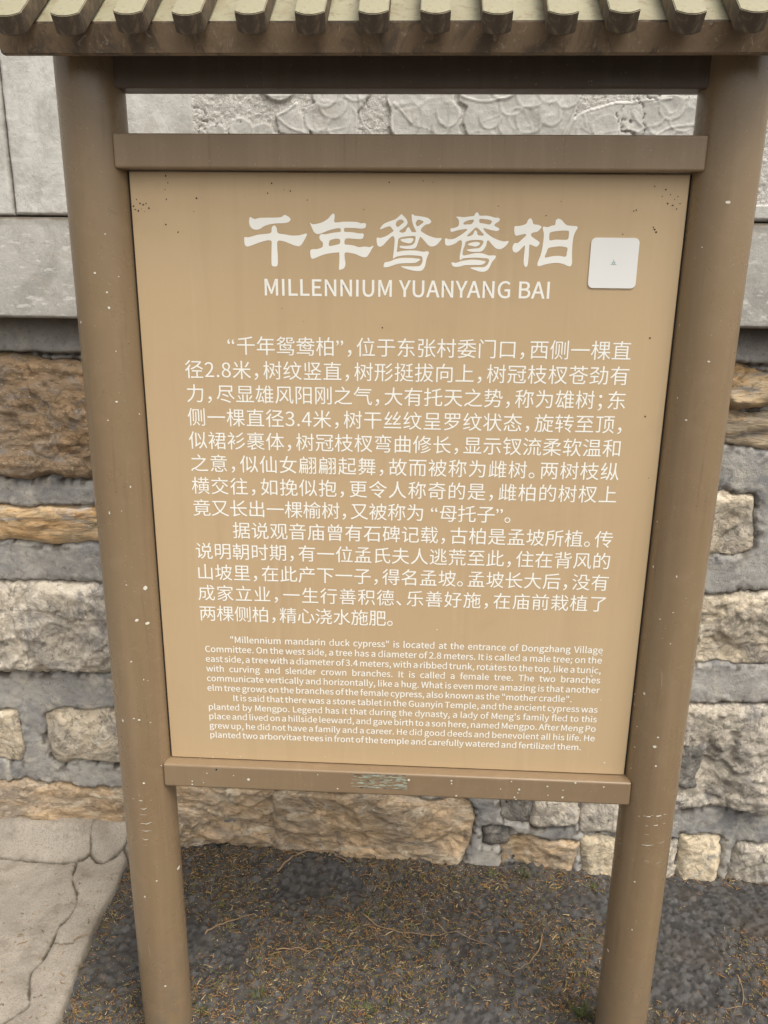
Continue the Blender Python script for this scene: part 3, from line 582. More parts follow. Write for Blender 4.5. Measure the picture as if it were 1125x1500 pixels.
PS = [[-0.4314,0.6874,0.0033,1],[-0.3919,0.6971,0.0013,1],[-0.3653,0.7015,0.0014,1],[-0.3098,0.7056,0.0016,1],[0.4091,0.7247,0.0022,1],[-0.1393,0.7134,0.0011,1],[0.0838,0.7344,0.0011,1],[-0.185,0.903,0.0026,1],[-0.2826,0.8816,0.0024,1],[0.3684,0.9114,0.0024,1],[0.0406,0.9203,0.0022,1],[0.2744,0.8598,0.0016,1],[0.3837,0.9547,0.0022,1],[0.1799,0.93,0.0016,1],[0.0746,0.9968,0.0018,1],[-0.0049,0.7273,0.0011,1],[-0.3357,0.7123,0.0011,1],[0.3906,0.8617,0.0014,1],[-0.4451,1.738,0.0016,0],[-0.4432,1.7327,0.0012,0],[-0.4377,1.7307,0.0016,0],[-0.4328,1.7339,0.0007,0],[-0.4289,1.7402,0.0013,0],[-0.4242,1.7423,0.001,0],[-0.4202,1.735,0.0015,0],[-0.4275,1.7297,0.0008,0],[-0.4345,1.7423,0.0015,0],[-0.4397,1.7485,0.0012,0],[-0.3885,1.7842,0.0016,0],[-0.3858,1.7739,0.0011,0],[-0.391,1.7635,0.0011,0],[-0.3897,1.7489,0.0014,0],[-0.3398,1.7513,0.0016,0],[-0.3455,1.7303,0.001,0],[-0.3736,1.6983,0.0016,0],[-0.3935,1.7098,0.0016,0],[-0.1957,1.7647,0.0008,0],[-0.1857,1.7627,0.0013,0],[-0.2226,1.7594,0.0014,0],[-0.2155,1.7739,0.0016,0],[-0.0253,1.7771,0.0013,0],[-0.2037,1.5778,0.0008,0],[-0.0658,1.7356,0.0012,0],[-0.1581,1.7495,0.0011,0],[0.3956,1.7736,0.0012,0],[0.4132,1.7687,0.0016,0],[0.4214,1.7617,0.001,0],[0.4286,1.7547,0.0009,0],[0.4335,1.7587,0.0012,0],[0.4186,1.7485,0.0013,0],[0.4264,1.7455,0.0016,0],[0.4334,1.7405,0.0012,0],[0.4378,1.7486,0.0009,0],[0.4024,1.7094,0.0016,0],[0.3999,1.7124,0.0011,0],[0.3703,1.7379,0.0013,0],[0.3661,1.7369,0.0011,0],[0.4089,1.7586,0.0009,0],[0.3522,1.7016,0.0013,0],[0.405,1.7052,0.0014,0],[0.2505,1.7503,0.0008,0],[0.2282,1.7286,0.0011,0],[0.151,1.7424,0.001,0],[0.0448,1.7775,0.0008,0],[0.0294,1.7795,0.0009,0],[0.4126,1.5386,0.0016,0],[0.4182,1.4069,0.0015,0],[0.4352,1.2989,0.001,0],[-0.0339,1.5487,0.0014,0],[-0.167,1.557,0.0007,0]]
for kind, mk, nm in ((1, 'speck', 'pale_droplets'), (0, 'dirt', 'grime_specks')):
    o = poly_part(nm, [[(x + r * math.cos(t) * rg.uniform(.5, 1.3), -.0006, z + r * math.sin(t) * rg.uniform(.5, 1.3)) for t in np.linspace(0, 2 * math.pi, 8)[:-1]] for x, z, r, kd in PS if kd == kind], M[mk], panel); o['kind'] = 'stuff'
# torn remains of clear tape on the lower rail
(ax0, az0), (ax1, az1), (ax2, az2), (ax3, az3) = [[-0.0871,0.6926],[0.0259,0.6925],[0.0244,0.6508],[-0.0876,0.6621]]
tp = []
for q in range(90):
    u, v = rg.random(), rg.random(); x = ax0 + (ax1 - ax0) * u; z = az0 + (az3 - az0) * v; L = rg.uniform(.005, .030); L = min(L, ax1 - x); hh = rg.uniform(.0003, .0011)
    tp.append([(x, -.0246, z), (x + L, -.0246, z + rg.uniform(-.001, .001)), (x + L * .9, -.0246, z + hh), (x + L * .2, -.0246, z + hh * 1.5)])
o = poly_part('tape_residue', tp, M['residue'], sign); o['kind'] = 'stuff'
tp = []
for q in range(16):
    x = ax0 + (ax1 - ax0) * rg.random(); z = (az0 + .001 * rg.random()) if q % 3 else az3; L = rg.uniform(.002, .008)
    tp.append([(x, -.0249, z), (x + L, -.0249, z), (x + L, -.0249, z + .0011), (x, -.0249, z + .0011)])
o = poly_part('blue_tape_scraps', tp, flat('blue_print', (.07, .13, .17)), sign); o['kind'] = 'stuff'

# lettering
def fill_contours(contours):
    cu = bpy.data.curves.new('tmp', 'CURVE'); cu.dimensions = '2D'; cu.fill_mode = 'FRONT'
    for c in contours:
        sp = cu.splines.new('POLY'); sp.points.add(len(c) - 1); sp.use_cyclic_u = True
        sp.points.foreach_set('co', np.array([(p[0], p[1], 0, 1) for p in c], np.float32).ravel())
    return cu
def curve_arrays(cu):
    o = bpy.data.objects.new('tmp', cu); COL.objects.link(o)
    me = o.to_mesh(depsgraph=bpy.context.evaluated_depsgraph_get()) if False else None
    dg = bpy.context.evaluated_depsgraph_get(); ev = o.evaluated_get(dg); me = ev.to_mesh()
    V = np.array([v.co[:] for v in me.vertices]) if len(me.vertices) else np.zeros((0, 3))
    F = [tuple(p.vertices) for p in me.polygons]
    ev.to_mesh_clear(); bpy.data.objects.remove(o); return V, F
class Text:
    def __init__(s): s.V = []; s.F = []; s.n = 0
    def add(s, V, F, x, z, sx, sz=None, slope=0):
        sz = sz or sx
        for p in V: s.V.append((x + p[0] * sx, -.0004, z + p[1] * sz + slope * (x + p[0] * sx)))
        s.F += [tuple(i + s.n for i in f) for f in F]; s.n += len(V)
    def build(s, name):
        me = mesh(name, s.V, s.F); return link(name, me, M['print'], panel)
# outline polygons of the Latin letters: advance width, contours
LATIN = {
' ':[118,[]],
'"':[249,[[[58,254],[88,254],[96,352],[98,405],[48,405],[48,352]],[[161,254],[190,254],[200,352],[201,405],[150,405],[152,352]]]],
"'":[146,[[[58,254],[88,254],[96,352],[98,405],[48,405],[48,352]]]],
',':[146,[[[40,-100],[71,-81],[95,-56],[111,-26],[116,10],[113,34],[105,51],[93,62],[76,66],[50,57],[40,32],[50,8],[74,-1],[80,0],[77,-23],[66,-42],[50,-59],[28,-72]]]],
'.':[146,[[[73,-7],[97,3],[108,30],[97,56],[73,66],[48,56],[38,30],[48,3]]]],
'2':[292,[[[23,0],[265,0],[265,42],[158,42],[96,38],[157,101],[205,162],[236,221],[247,279],[239,325],[217,361],[181,384],[134,392],[100,388],[71,376],[45,359],[21,336],[49,308],[66,326],[85,340],[106,350],[128,353],[160,347],[182,332],[195,307],[200,277],[189,225],[157,167],[102,102],[23,28]]]],
'3':[292,[[[138,-7],[186,0],[226,22],[252,57],[262,103],[256,139],[238,168],[212,188],[180,200],[180,204],[208,217],[230,237],[244,263],[249,296],[241,336],[217,367],[182,386],[136,392],[105,389],[77,379],[52,364],[30,346],[55,316],[72,331],[92,342],[113,350],[135,353],[162,349],[183,336],[196,317],[200,292],[195,263],[177,240],[144,224],[94,218],[94,182],[150,176],[187,161],[207,136],[213,104],[207,75],[191,52],[167,38],[135,33],[105,37],[80,46],[58,60],[40,77],[15,46],[37,26],[64,9],[97,-3]]]],
'4':[292,[[[178,0],[224,0],[224,106],[275,106],[275,144],[224,144],[224,385],[170,385],[10,138],[10,106],[178,106]],[[178,144],[60,144],[148,276],[179,332],[181,332],[178,262]]]],
'8':[292,[[[147,-7],[196,1],[234,22],[259,54],[268,92],[262,128],[248,156],[227,177],[202,194],[202,196],[220,213],[237,235],[249,260],[254,290],[246,330],[226,362],[192,383],[148,391],[106,384],[73,364],[51,333],[42,293],[47,265],[58,241],[75,221],[94,204],[94,202],[69,185],[46,161],[30,131],[24,96],[33,54],[59,22],[98,1]],[[174,209],[140,223],[112,241],[93,263],[86,293],[91,319],[103,338],[123,351],[148,355],[175,350],[195,335],[208,314],[212,287],[210,266],[203,246],[190,227]],[[148,29],[115,34],[90,49],[73,72],[66,100],[70,126],[82,150],[98,170],[120,187],[159,170],[191,152],[213,127],[222,94],[216,68],[201,47],[178,34]]]],
';':[146,[[[73,205],[97,215],[108,242],[97,268],[73,278],[48,268],[38,242],[48,215]],[[40,-100],[71,-81],[95,-56],[111,-26],[116,10],[113,34],[105,51],[93,62],[76,66],[50,57],[40,32],[50,8],[74,-1],[80,0],[77,-23],[66,-42],[50,-59],[28,-72]]]],
'A':[319,[[[2,0],[51,0],[88,118],[229,118],[266,0],[317,0],[186,385],[132,385]],[[100,156],[119,216],[158,346],[160,346],[198,216],[217,156]]]],
'B':[345,[[[53,0],[176,0],[235,7],[281,28],[311,63],[322,113],[316,148],[300,175],[275,194],[243,205],[243,208],[267,220],[285,239],[296,263],[300,291],[290,334],[262,363],[220,380],[167,385],[53,385]],[[102,222],[102,346],[160,346],[200,343],[229,333],[246,313],[252,284],[246,258],[230,238],[201,226],[158,222]],[[102,39],[102,184],[168,184],[214,180],[246,167],[267,146],[274,114],[266,81],[246,57],[213,43],[168,39]]]],
'C':[335,[[[198,-7],[233,-3],[264,7],[292,25],[316,48],[290,80],[270,61],[249,47],[226,39],[200,36],[150,47],[113,78],[89,128],[80,194],[89,259],[114,308],[152,339],[202,350],[225,347],[246,339],[264,328],[280,313],[306,344],[287,362],[263,377],[234,388],[201,392],[133,378],[79,339],[43,276],[30,192],[43,108],[78,46],[131,7]]]],
'D':[361,[[[53,0],[152,0],[228,13],[284,51],[319,112],[330,194],[319,276],[284,335],[227,372],[149,385],[53,385]],[[102,40],[102,346],[145,346],[205,336],[247,306],[272,259],[280,194],[272,129],[247,80],[205,50],[145,40]]]],
'E':[309,[[[53,0],[280,0],[280,42],[102,42],[102,182],[248,182],[248,223],[102,223],[102,344],[274,344],[274,385],[53,385]]]],
'G':[362,[[[204,-7],[241,-4],[274,6],[301,20],[323,38],[323,200],[196,200],[196,159],[278,159],[278,58],[265,49],[248,42],[229,37],[209,36],[154,47],[114,78],[89,128],[80,194],[90,259],[115,308],[156,339],[208,350],[235,347],[257,339],[276,327],[292,313],[318,344],[299,362],[274,377],[244,388],[207,392],[136,378],[80,339],[44,276],[30,192],[43,108],[79,46],[134,7]]]],
'H':[382,[[[53,0],[102,0],[102,182],[281,182],[281,0],[330,0],[330,385],[281,385],[281,224],[102,224],[102,385],[53,385]]]],
'I':[154,[[[53,0],[102,0],[102,385],[53,385]]]],
'L':[285,[[[53,0],[270,0],[270,42],[102,42],[102,385],[53,385]]]],
'M':[426,[[[53,0],[96,0],[96,213],[90,326],[92,326],[124,239],[196,39],[229,39],[302,239],[332,326],[334,326],[328,213],[328,0],[374,0],[374,385],[315,385],[242,179],[215,98],[212,98],[185,179],[112,385],[53,385]]]],
'N':[380,[[[53,0],[98,0],[98,202],[93,322],[95,322],[136,243],[277,0],[326,0],[326,385],[280,385],[280,185],[288,63],[284,63],[243,142],[102,385],[53,385]]]],
'O':[390,[[[195,-7],[261,7],[313,47],[347,110],[359,194],[347,277],[313,339],[261,378],[195,392],[128,378],[76,339],[43,277],[30,194],[43,110],[76,47],[128,7]],[[195,36],[148,47],[112,79],[89,129],[80,194],[89,259],[112,308],[148,339],[195,350],[242,339],[278,308],[301,259],[310,194],[301,129],[278,79],[242,47]]]],
'P':[332,[[[53,0],[102,0],[102,154],[165,154],[223,161],[267,182],[296,219],[306,272],[296,325],[267,360],[222,379],[163,385],[53,385]],[[102,193],[102,346],[156,346],[201,342],[233,330],[252,307],[258,272],[252,236],[234,212],[203,198],[158,193]]]],
'T':[314,[[[133,0],[182,0],[182,344],[298,344],[298,385],[16,385],[16,344],[133,344]]]],
'U':[378,[[[190,-7],[244,1],[288,29],[317,81],[328,158],[328,385],[281,385],[281,158],[274,99],[254,62],[225,42],[190,36],[154,42],[126,62],[107,99],[100,158],[100,385],[52,385],[52,158],[62,81],[91,29],[135,1]]]],
'V':[302,[[[124,0],[180,0],[302,385],[252,385],[190,176],[154,50],[152,50],[114,176],[52,385],[0,385]]]],
'W':[461,[[[95,0],[153,0],[210,232],[230,320],[232,320],[250,232],[309,0],[368,0],[447,385],[400,385],[359,176],[338,50],[335,50],[308,176],[254,385],[210,385],[156,176],[129,50],[127,50],[104,176],[64,385],[14,385]]]],
'Y':[278,[[[115,0],[164,0],[164,149],[280,385],[229,385],[180,276],[141,192],[138,192],[101,276],[51,385],[0,385],[115,149]]]],
'a':[296,[[[114,-7],[140,-4],[164,5],[187,18],[208,34],[210,34],[214,0],[254,0],[254,176],[248,224],[230,261],[200,284],[155,292],[122,289],[91,280],[65,268],[43,256],[62,222],[80,233],[100,243],[123,250],[147,252],[176,246],[194,230],[203,207],[206,180],[127,167],[73,145],[41,115],[31,74],[37,40],[54,14],[81,-2]],[[128,32],[108,34],[92,42],[81,56],[77,77],[84,102],[106,122],[145,138],[206,148],[206,70],[186,53],[167,41],[147,34]]]],
'b':[324,[[[174,-7],[221,3],[260,33],[288,82],[298,147],[291,207],[269,253],[233,282],[184,292],[161,289],[137,281],[115,268],[94,252],[96,304],[96,418],[48,418],[48,0],[86,0],[91,30],[93,30],[112,14],[133,3],[154,-4]],[[166,34],[151,35],[134,40],[115,49],[96,63],[96,213],[116,230],[136,242],[154,249],[172,252],[207,244],[231,223],[244,190],[248,146],[242,99],[225,64],[199,41]]]],
'c':[268,[[[160,-7],[186,-4],[210,3],[233,14],[253,29],[232,62],[218,50],[202,41],[184,35],[165,33],[129,41],[101,63],[83,98],[76,142],[83,187],[102,222],[130,244],[166,252],[182,250],[197,245],[211,237],[223,228],[248,259],[231,272],[212,282],[190,290],[164,292],[112,282],[68,253],[39,206],[28,142],[38,79],[66,32],[108,3]]]],
'd':[326,[[[146,-7],[170,-4],[193,5],[214,18],[232,34],[234,34],[238,0],[278,0],[278,418],[229,418],[229,308],[232,260],[213,273],[195,284],[175,290],[152,292],[105,282],[65,252],[38,205],[28,142],[36,79],[60,32],[97,3]],[[156,34],[123,41],[98,62],[82,97],[77,143],[83,187],[101,222],[127,244],[160,252],[177,250],[194,245],[212,236],[229,222],[229,72],[211,55],[193,43],[175,36]]]],
'e':[291,[[[164,-7],[191,-5],[216,2],[238,11],[258,22],[240,54],[224,45],[207,38],[189,33],[169,32],[132,39],[103,59],[83,90],[74,132],[267,132],[269,158],[261,214],[239,256],[204,283],[155,292],[108,282],[67,252],[38,205],[28,142],[38,79],[67,32],[110,3]],[[74,166],[84,203],[102,231],[127,248],[156,254],[186,248],[208,231],[222,204],[227,166]]]],
'f':[170,[[[18,246],[56,246],[56,0],[104,0],[104,246],[164,246],[164,285],[104,285],[104,330],[106,355],[114,372],[127,383],[144,386],[176,378],[187,416],[165,422],[139,425],[102,418],[76,400],[61,370],[56,331],[56,285],[18,282]]]],
'g':[296,[[[144,-132],[204,-123],[250,-102],[279,-70],[289,-32],[283,-2],[264,19],[233,31],[190,35],[134,35],[94,44],[84,66],[89,86],[102,100],[123,93],[144,90],[185,97],[218,117],[240,148],[248,190],[247,207],[242,224],[235,237],[226,248],[284,248],[284,285],[184,285],[144,292],[103,285],[69,265],[46,233],[38,190],[41,166],[49,145],[61,127],[74,114],[74,112],[63,103],[53,90],[46,76],[43,59],[50,30],[69,12],[69,10],[51,-4],[38,-20],[30,-37],[27,-55],[36,-88],[60,-112],[97,-126]],[[144,123],[121,128],[102,141],[88,162],[84,190],[88,219],[101,240],[121,253],[144,258],[168,253],[187,240],[200,219],[205,190],[200,162],[187,141],[167,128]],[[152,-98],[117,-95],[91,-85],[75,-69],[69,-48],[76,-24],[98,0],[134,-4],[184,-4],[209,-6],[227,-12],[238,-23],[242,-40],[235,-62],[217,-80],[189,-93]]]],
'h':[318,[[[48,0],[96,0],[96,207],[117,226],[135,240],[154,248],[174,250],[199,246],[216,233],[225,209],[228,174],[228,0],[276,0],[276,180],[271,229],[255,264],[228,285],[189,292],[162,289],[137,278],[115,263],[94,244],[96,304],[96,418],[48,418]]]],
'i':[144,[[[48,0],[96,0],[96,285],[48,285]],[[72,344],[96,353],[104,376],[96,398],[72,407],[50,398],[41,376],[50,353]]]],
'k':[290,[[[48,0],[96,0],[96,75],[149,138],[232,0],[284,0],[177,170],[272,285],[218,285],[98,135],[96,135],[96,418],[48,418]]]],
'l':[149,[[[98,-7],[126,-2],[120,34],[110,33],[100,38],[96,54],[96,418],[48,418],[48,56],[51,30],[60,10],[76,-3]]]],
'm':[486,[[[48,0],[96,0],[96,207],[116,226],[134,240],[151,248],[168,250],[192,246],[208,233],[218,209],[221,174],[221,0],[269,0],[269,207],[288,226],[307,240],[324,248],[341,250],[364,246],[381,233],[391,209],[394,174],[394,0],[442,0],[442,180],[436,229],[420,264],[394,285],[356,292],[330,288],[306,277],[284,260],[261,238],[250,261],[234,278],[212,289],[182,292],[157,289],[134,278],[113,263],[94,244],[92,244],[88,285],[48,285]]]],
'n':[320,[[[48,0],[96,0],[96,207],[117,226],[135,240],[154,248],[174,250],[199,246],[216,233],[225,209],[228,174],[228,0],[276,0],[276,180],[271,229],[255,264],[228,285],[189,292],[161,289],[137,278],[114,263],[94,244],[92,244],[88,285],[48,285]]]],
'o':[318,[[[159,-7],[209,3],[251,32],[280,79],[291,142],[280,206],[251,253],[209,282],[159,292],[109,282],[67,253],[38,206],[28,142],[38,79],[67,32],[109,3]],[[159,33],[125,41],[99,63],[82,98],[76,142],[82,187],[99,222],[125,244],[159,252],[193,244],[219,222],[236,187],[242,142],[236,98],[219,63],[193,41]]]],
'p':[326,[[[48,-120],[96,-120],[96,-24],[95,26],[115,12],[134,2],[154,-5],[174,-7],[221,3],[260,33],[288,82],[298,147],[291,207],[269,253],[233,282],[184,292],[160,289],[136,280],[114,267],[94,252],[92,252],[88,285],[48,285]],[[166,34],[151,35],[134,40],[115,49],[96,63],[96,213],[117,230],[136,242],[154,249],[172,252],[207,244],[231,223],[244,190],[248,146],[242,99],[225,64],[199,41]]]],
'r':[204,[[[48,0],[96,0],[96,184],[112,214],[131,234],[150,246],[168,250],[196,244],[205,286],[191,291],[174,292],[151,288],[130,276],[110,258],[94,233],[92,233],[88,285],[48,285]]]],
's':[246,[[[123,-7],[167,0],[200,18],[220,45],[226,78],[219,112],[199,135],[171,152],[140,164],[116,174],[97,184],[84,197],[78,214],[82,230],[91,243],[108,252],[132,256],[149,253],[166,248],[181,240],[196,230],[219,260],[201,273],[180,283],[156,290],[131,292],[89,286],[58,269],[39,243],[32,212],[40,180],[59,158],[86,141],[116,129],[139,120],[160,109],[175,94],[180,75],[177,58],[167,44],[149,34],[124,30],[100,33],[79,40],[59,51],[40,64],[17,32],[39,17],[65,4],[93,-4]]]],
't':[198,[[[138,-7],[165,-4],[190,4],[181,40],[148,32],[128,36],[114,46],[107,63],[104,86],[104,246],[182,246],[182,285],[104,285],[104,366],[64,366],[60,285],[14,282],[14,246],[56,246],[56,88],[61,49],[74,19],[99,0]]]],
'u':[318,[[[132,-7],[159,-3],[183,7],[205,23],[226,44],[228,44],[231,0],[271,0],[271,285],[223,285],[223,83],[204,61],[185,46],[167,37],[146,34],[122,39],[105,52],[96,76],[92,110],[92,285],[44,285],[44,104],[49,56],[65,21],[93,0]]]],
'v':[274,[[[110,0],[166,0],[267,285],[220,285],[166,123],[139,39],[136,39],[110,123],[56,285],[7,285]]]],
'w':[421,[[[94,0],[149,0],[190,153],[209,236],[212,236],[231,154],[272,0],[330,0],[408,285],[362,285],[320,120],[302,41],[300,41],[280,120],[236,285],[188,285],[144,120],[125,41],[122,41],[106,120],[63,285],[14,285]]]],
'y':[274,[[[53,-123],[91,-115],[120,-94],[142,-63],[160,-24],[267,285],[220,285],[168,127],[146,46],[143,46],[114,127],[56,285],[7,285],[122,0],[115,-22],[104,-46],[90,-66],[73,-79],[51,-84],[29,-79],[20,-117]]]],
'z':[250,[[[18,0],[234,0],[234,39],[79,39],[230,260],[230,285],[34,285],[34,246],[168,246],[18,26]]]],
'“':[525,[[[404,425],[394,445],[369,430],[348,408],[333,380],[328,346],[331,327],[340,311],[353,300],[369,296],[396,308],[405,331],[396,355],[372,364],[358,360],[361,378],[370,396],[385,412]],[[506,425],[494,445],[470,430],[449,408],[434,380],[428,346],[432,327],[441,311],[454,300],[470,296],[497,308],[506,331],[497,355],[472,364],[458,360],[462,378],[471,396],[486,412]]]],
'”':[525,[[[121,314],[132,294],[156,310],[177,332],[192,360],[198,393],[194,413],[185,429],[172,439],[156,443],[129,432],[120,408],[129,385],[153,375],[168,379],[164,361],[155,344],[140,327]],[[20,314],[31,294],[55,310],[76,332],[91,360],[96,393],[93,413],[84,429],[71,439],[55,443],[28,432],[20,408],[28,385],[52,375],[66,379],[63,361],[54,344],[39,327]]]]}
EM = 525.0
_lc = {}
def latin(ch, fat=0):
    if (ch, fat) not in _lc:
        adv, P = LATIN[ch]
        if P:
            cu = fill_contours([[(a / EM, b / EM) for a, b in c] for c in P]); cu.offset = fat
            V, F = curve_arrays(cu)
        else: V, F = np.zeros((0, 3)), []
        _lc[(ch, fat)] = (adv / EM, V, F)
    return _lc[(ch, fat)]
_hc = {}
def hanzi(ch):
    if ch not in _hc:
        cu = bpy.data.curves.new('tmp', 'FONT'); cu.body = ch; cu.size = 1; cu.resolution_u = 4
        V, F = curve_arrays(cu); _hc[ch] = (V, F)
    return _hc[ch]
LATIN['A'][1][1] = [[102, 156], [150, 312], [167, 312], [215, 156]]
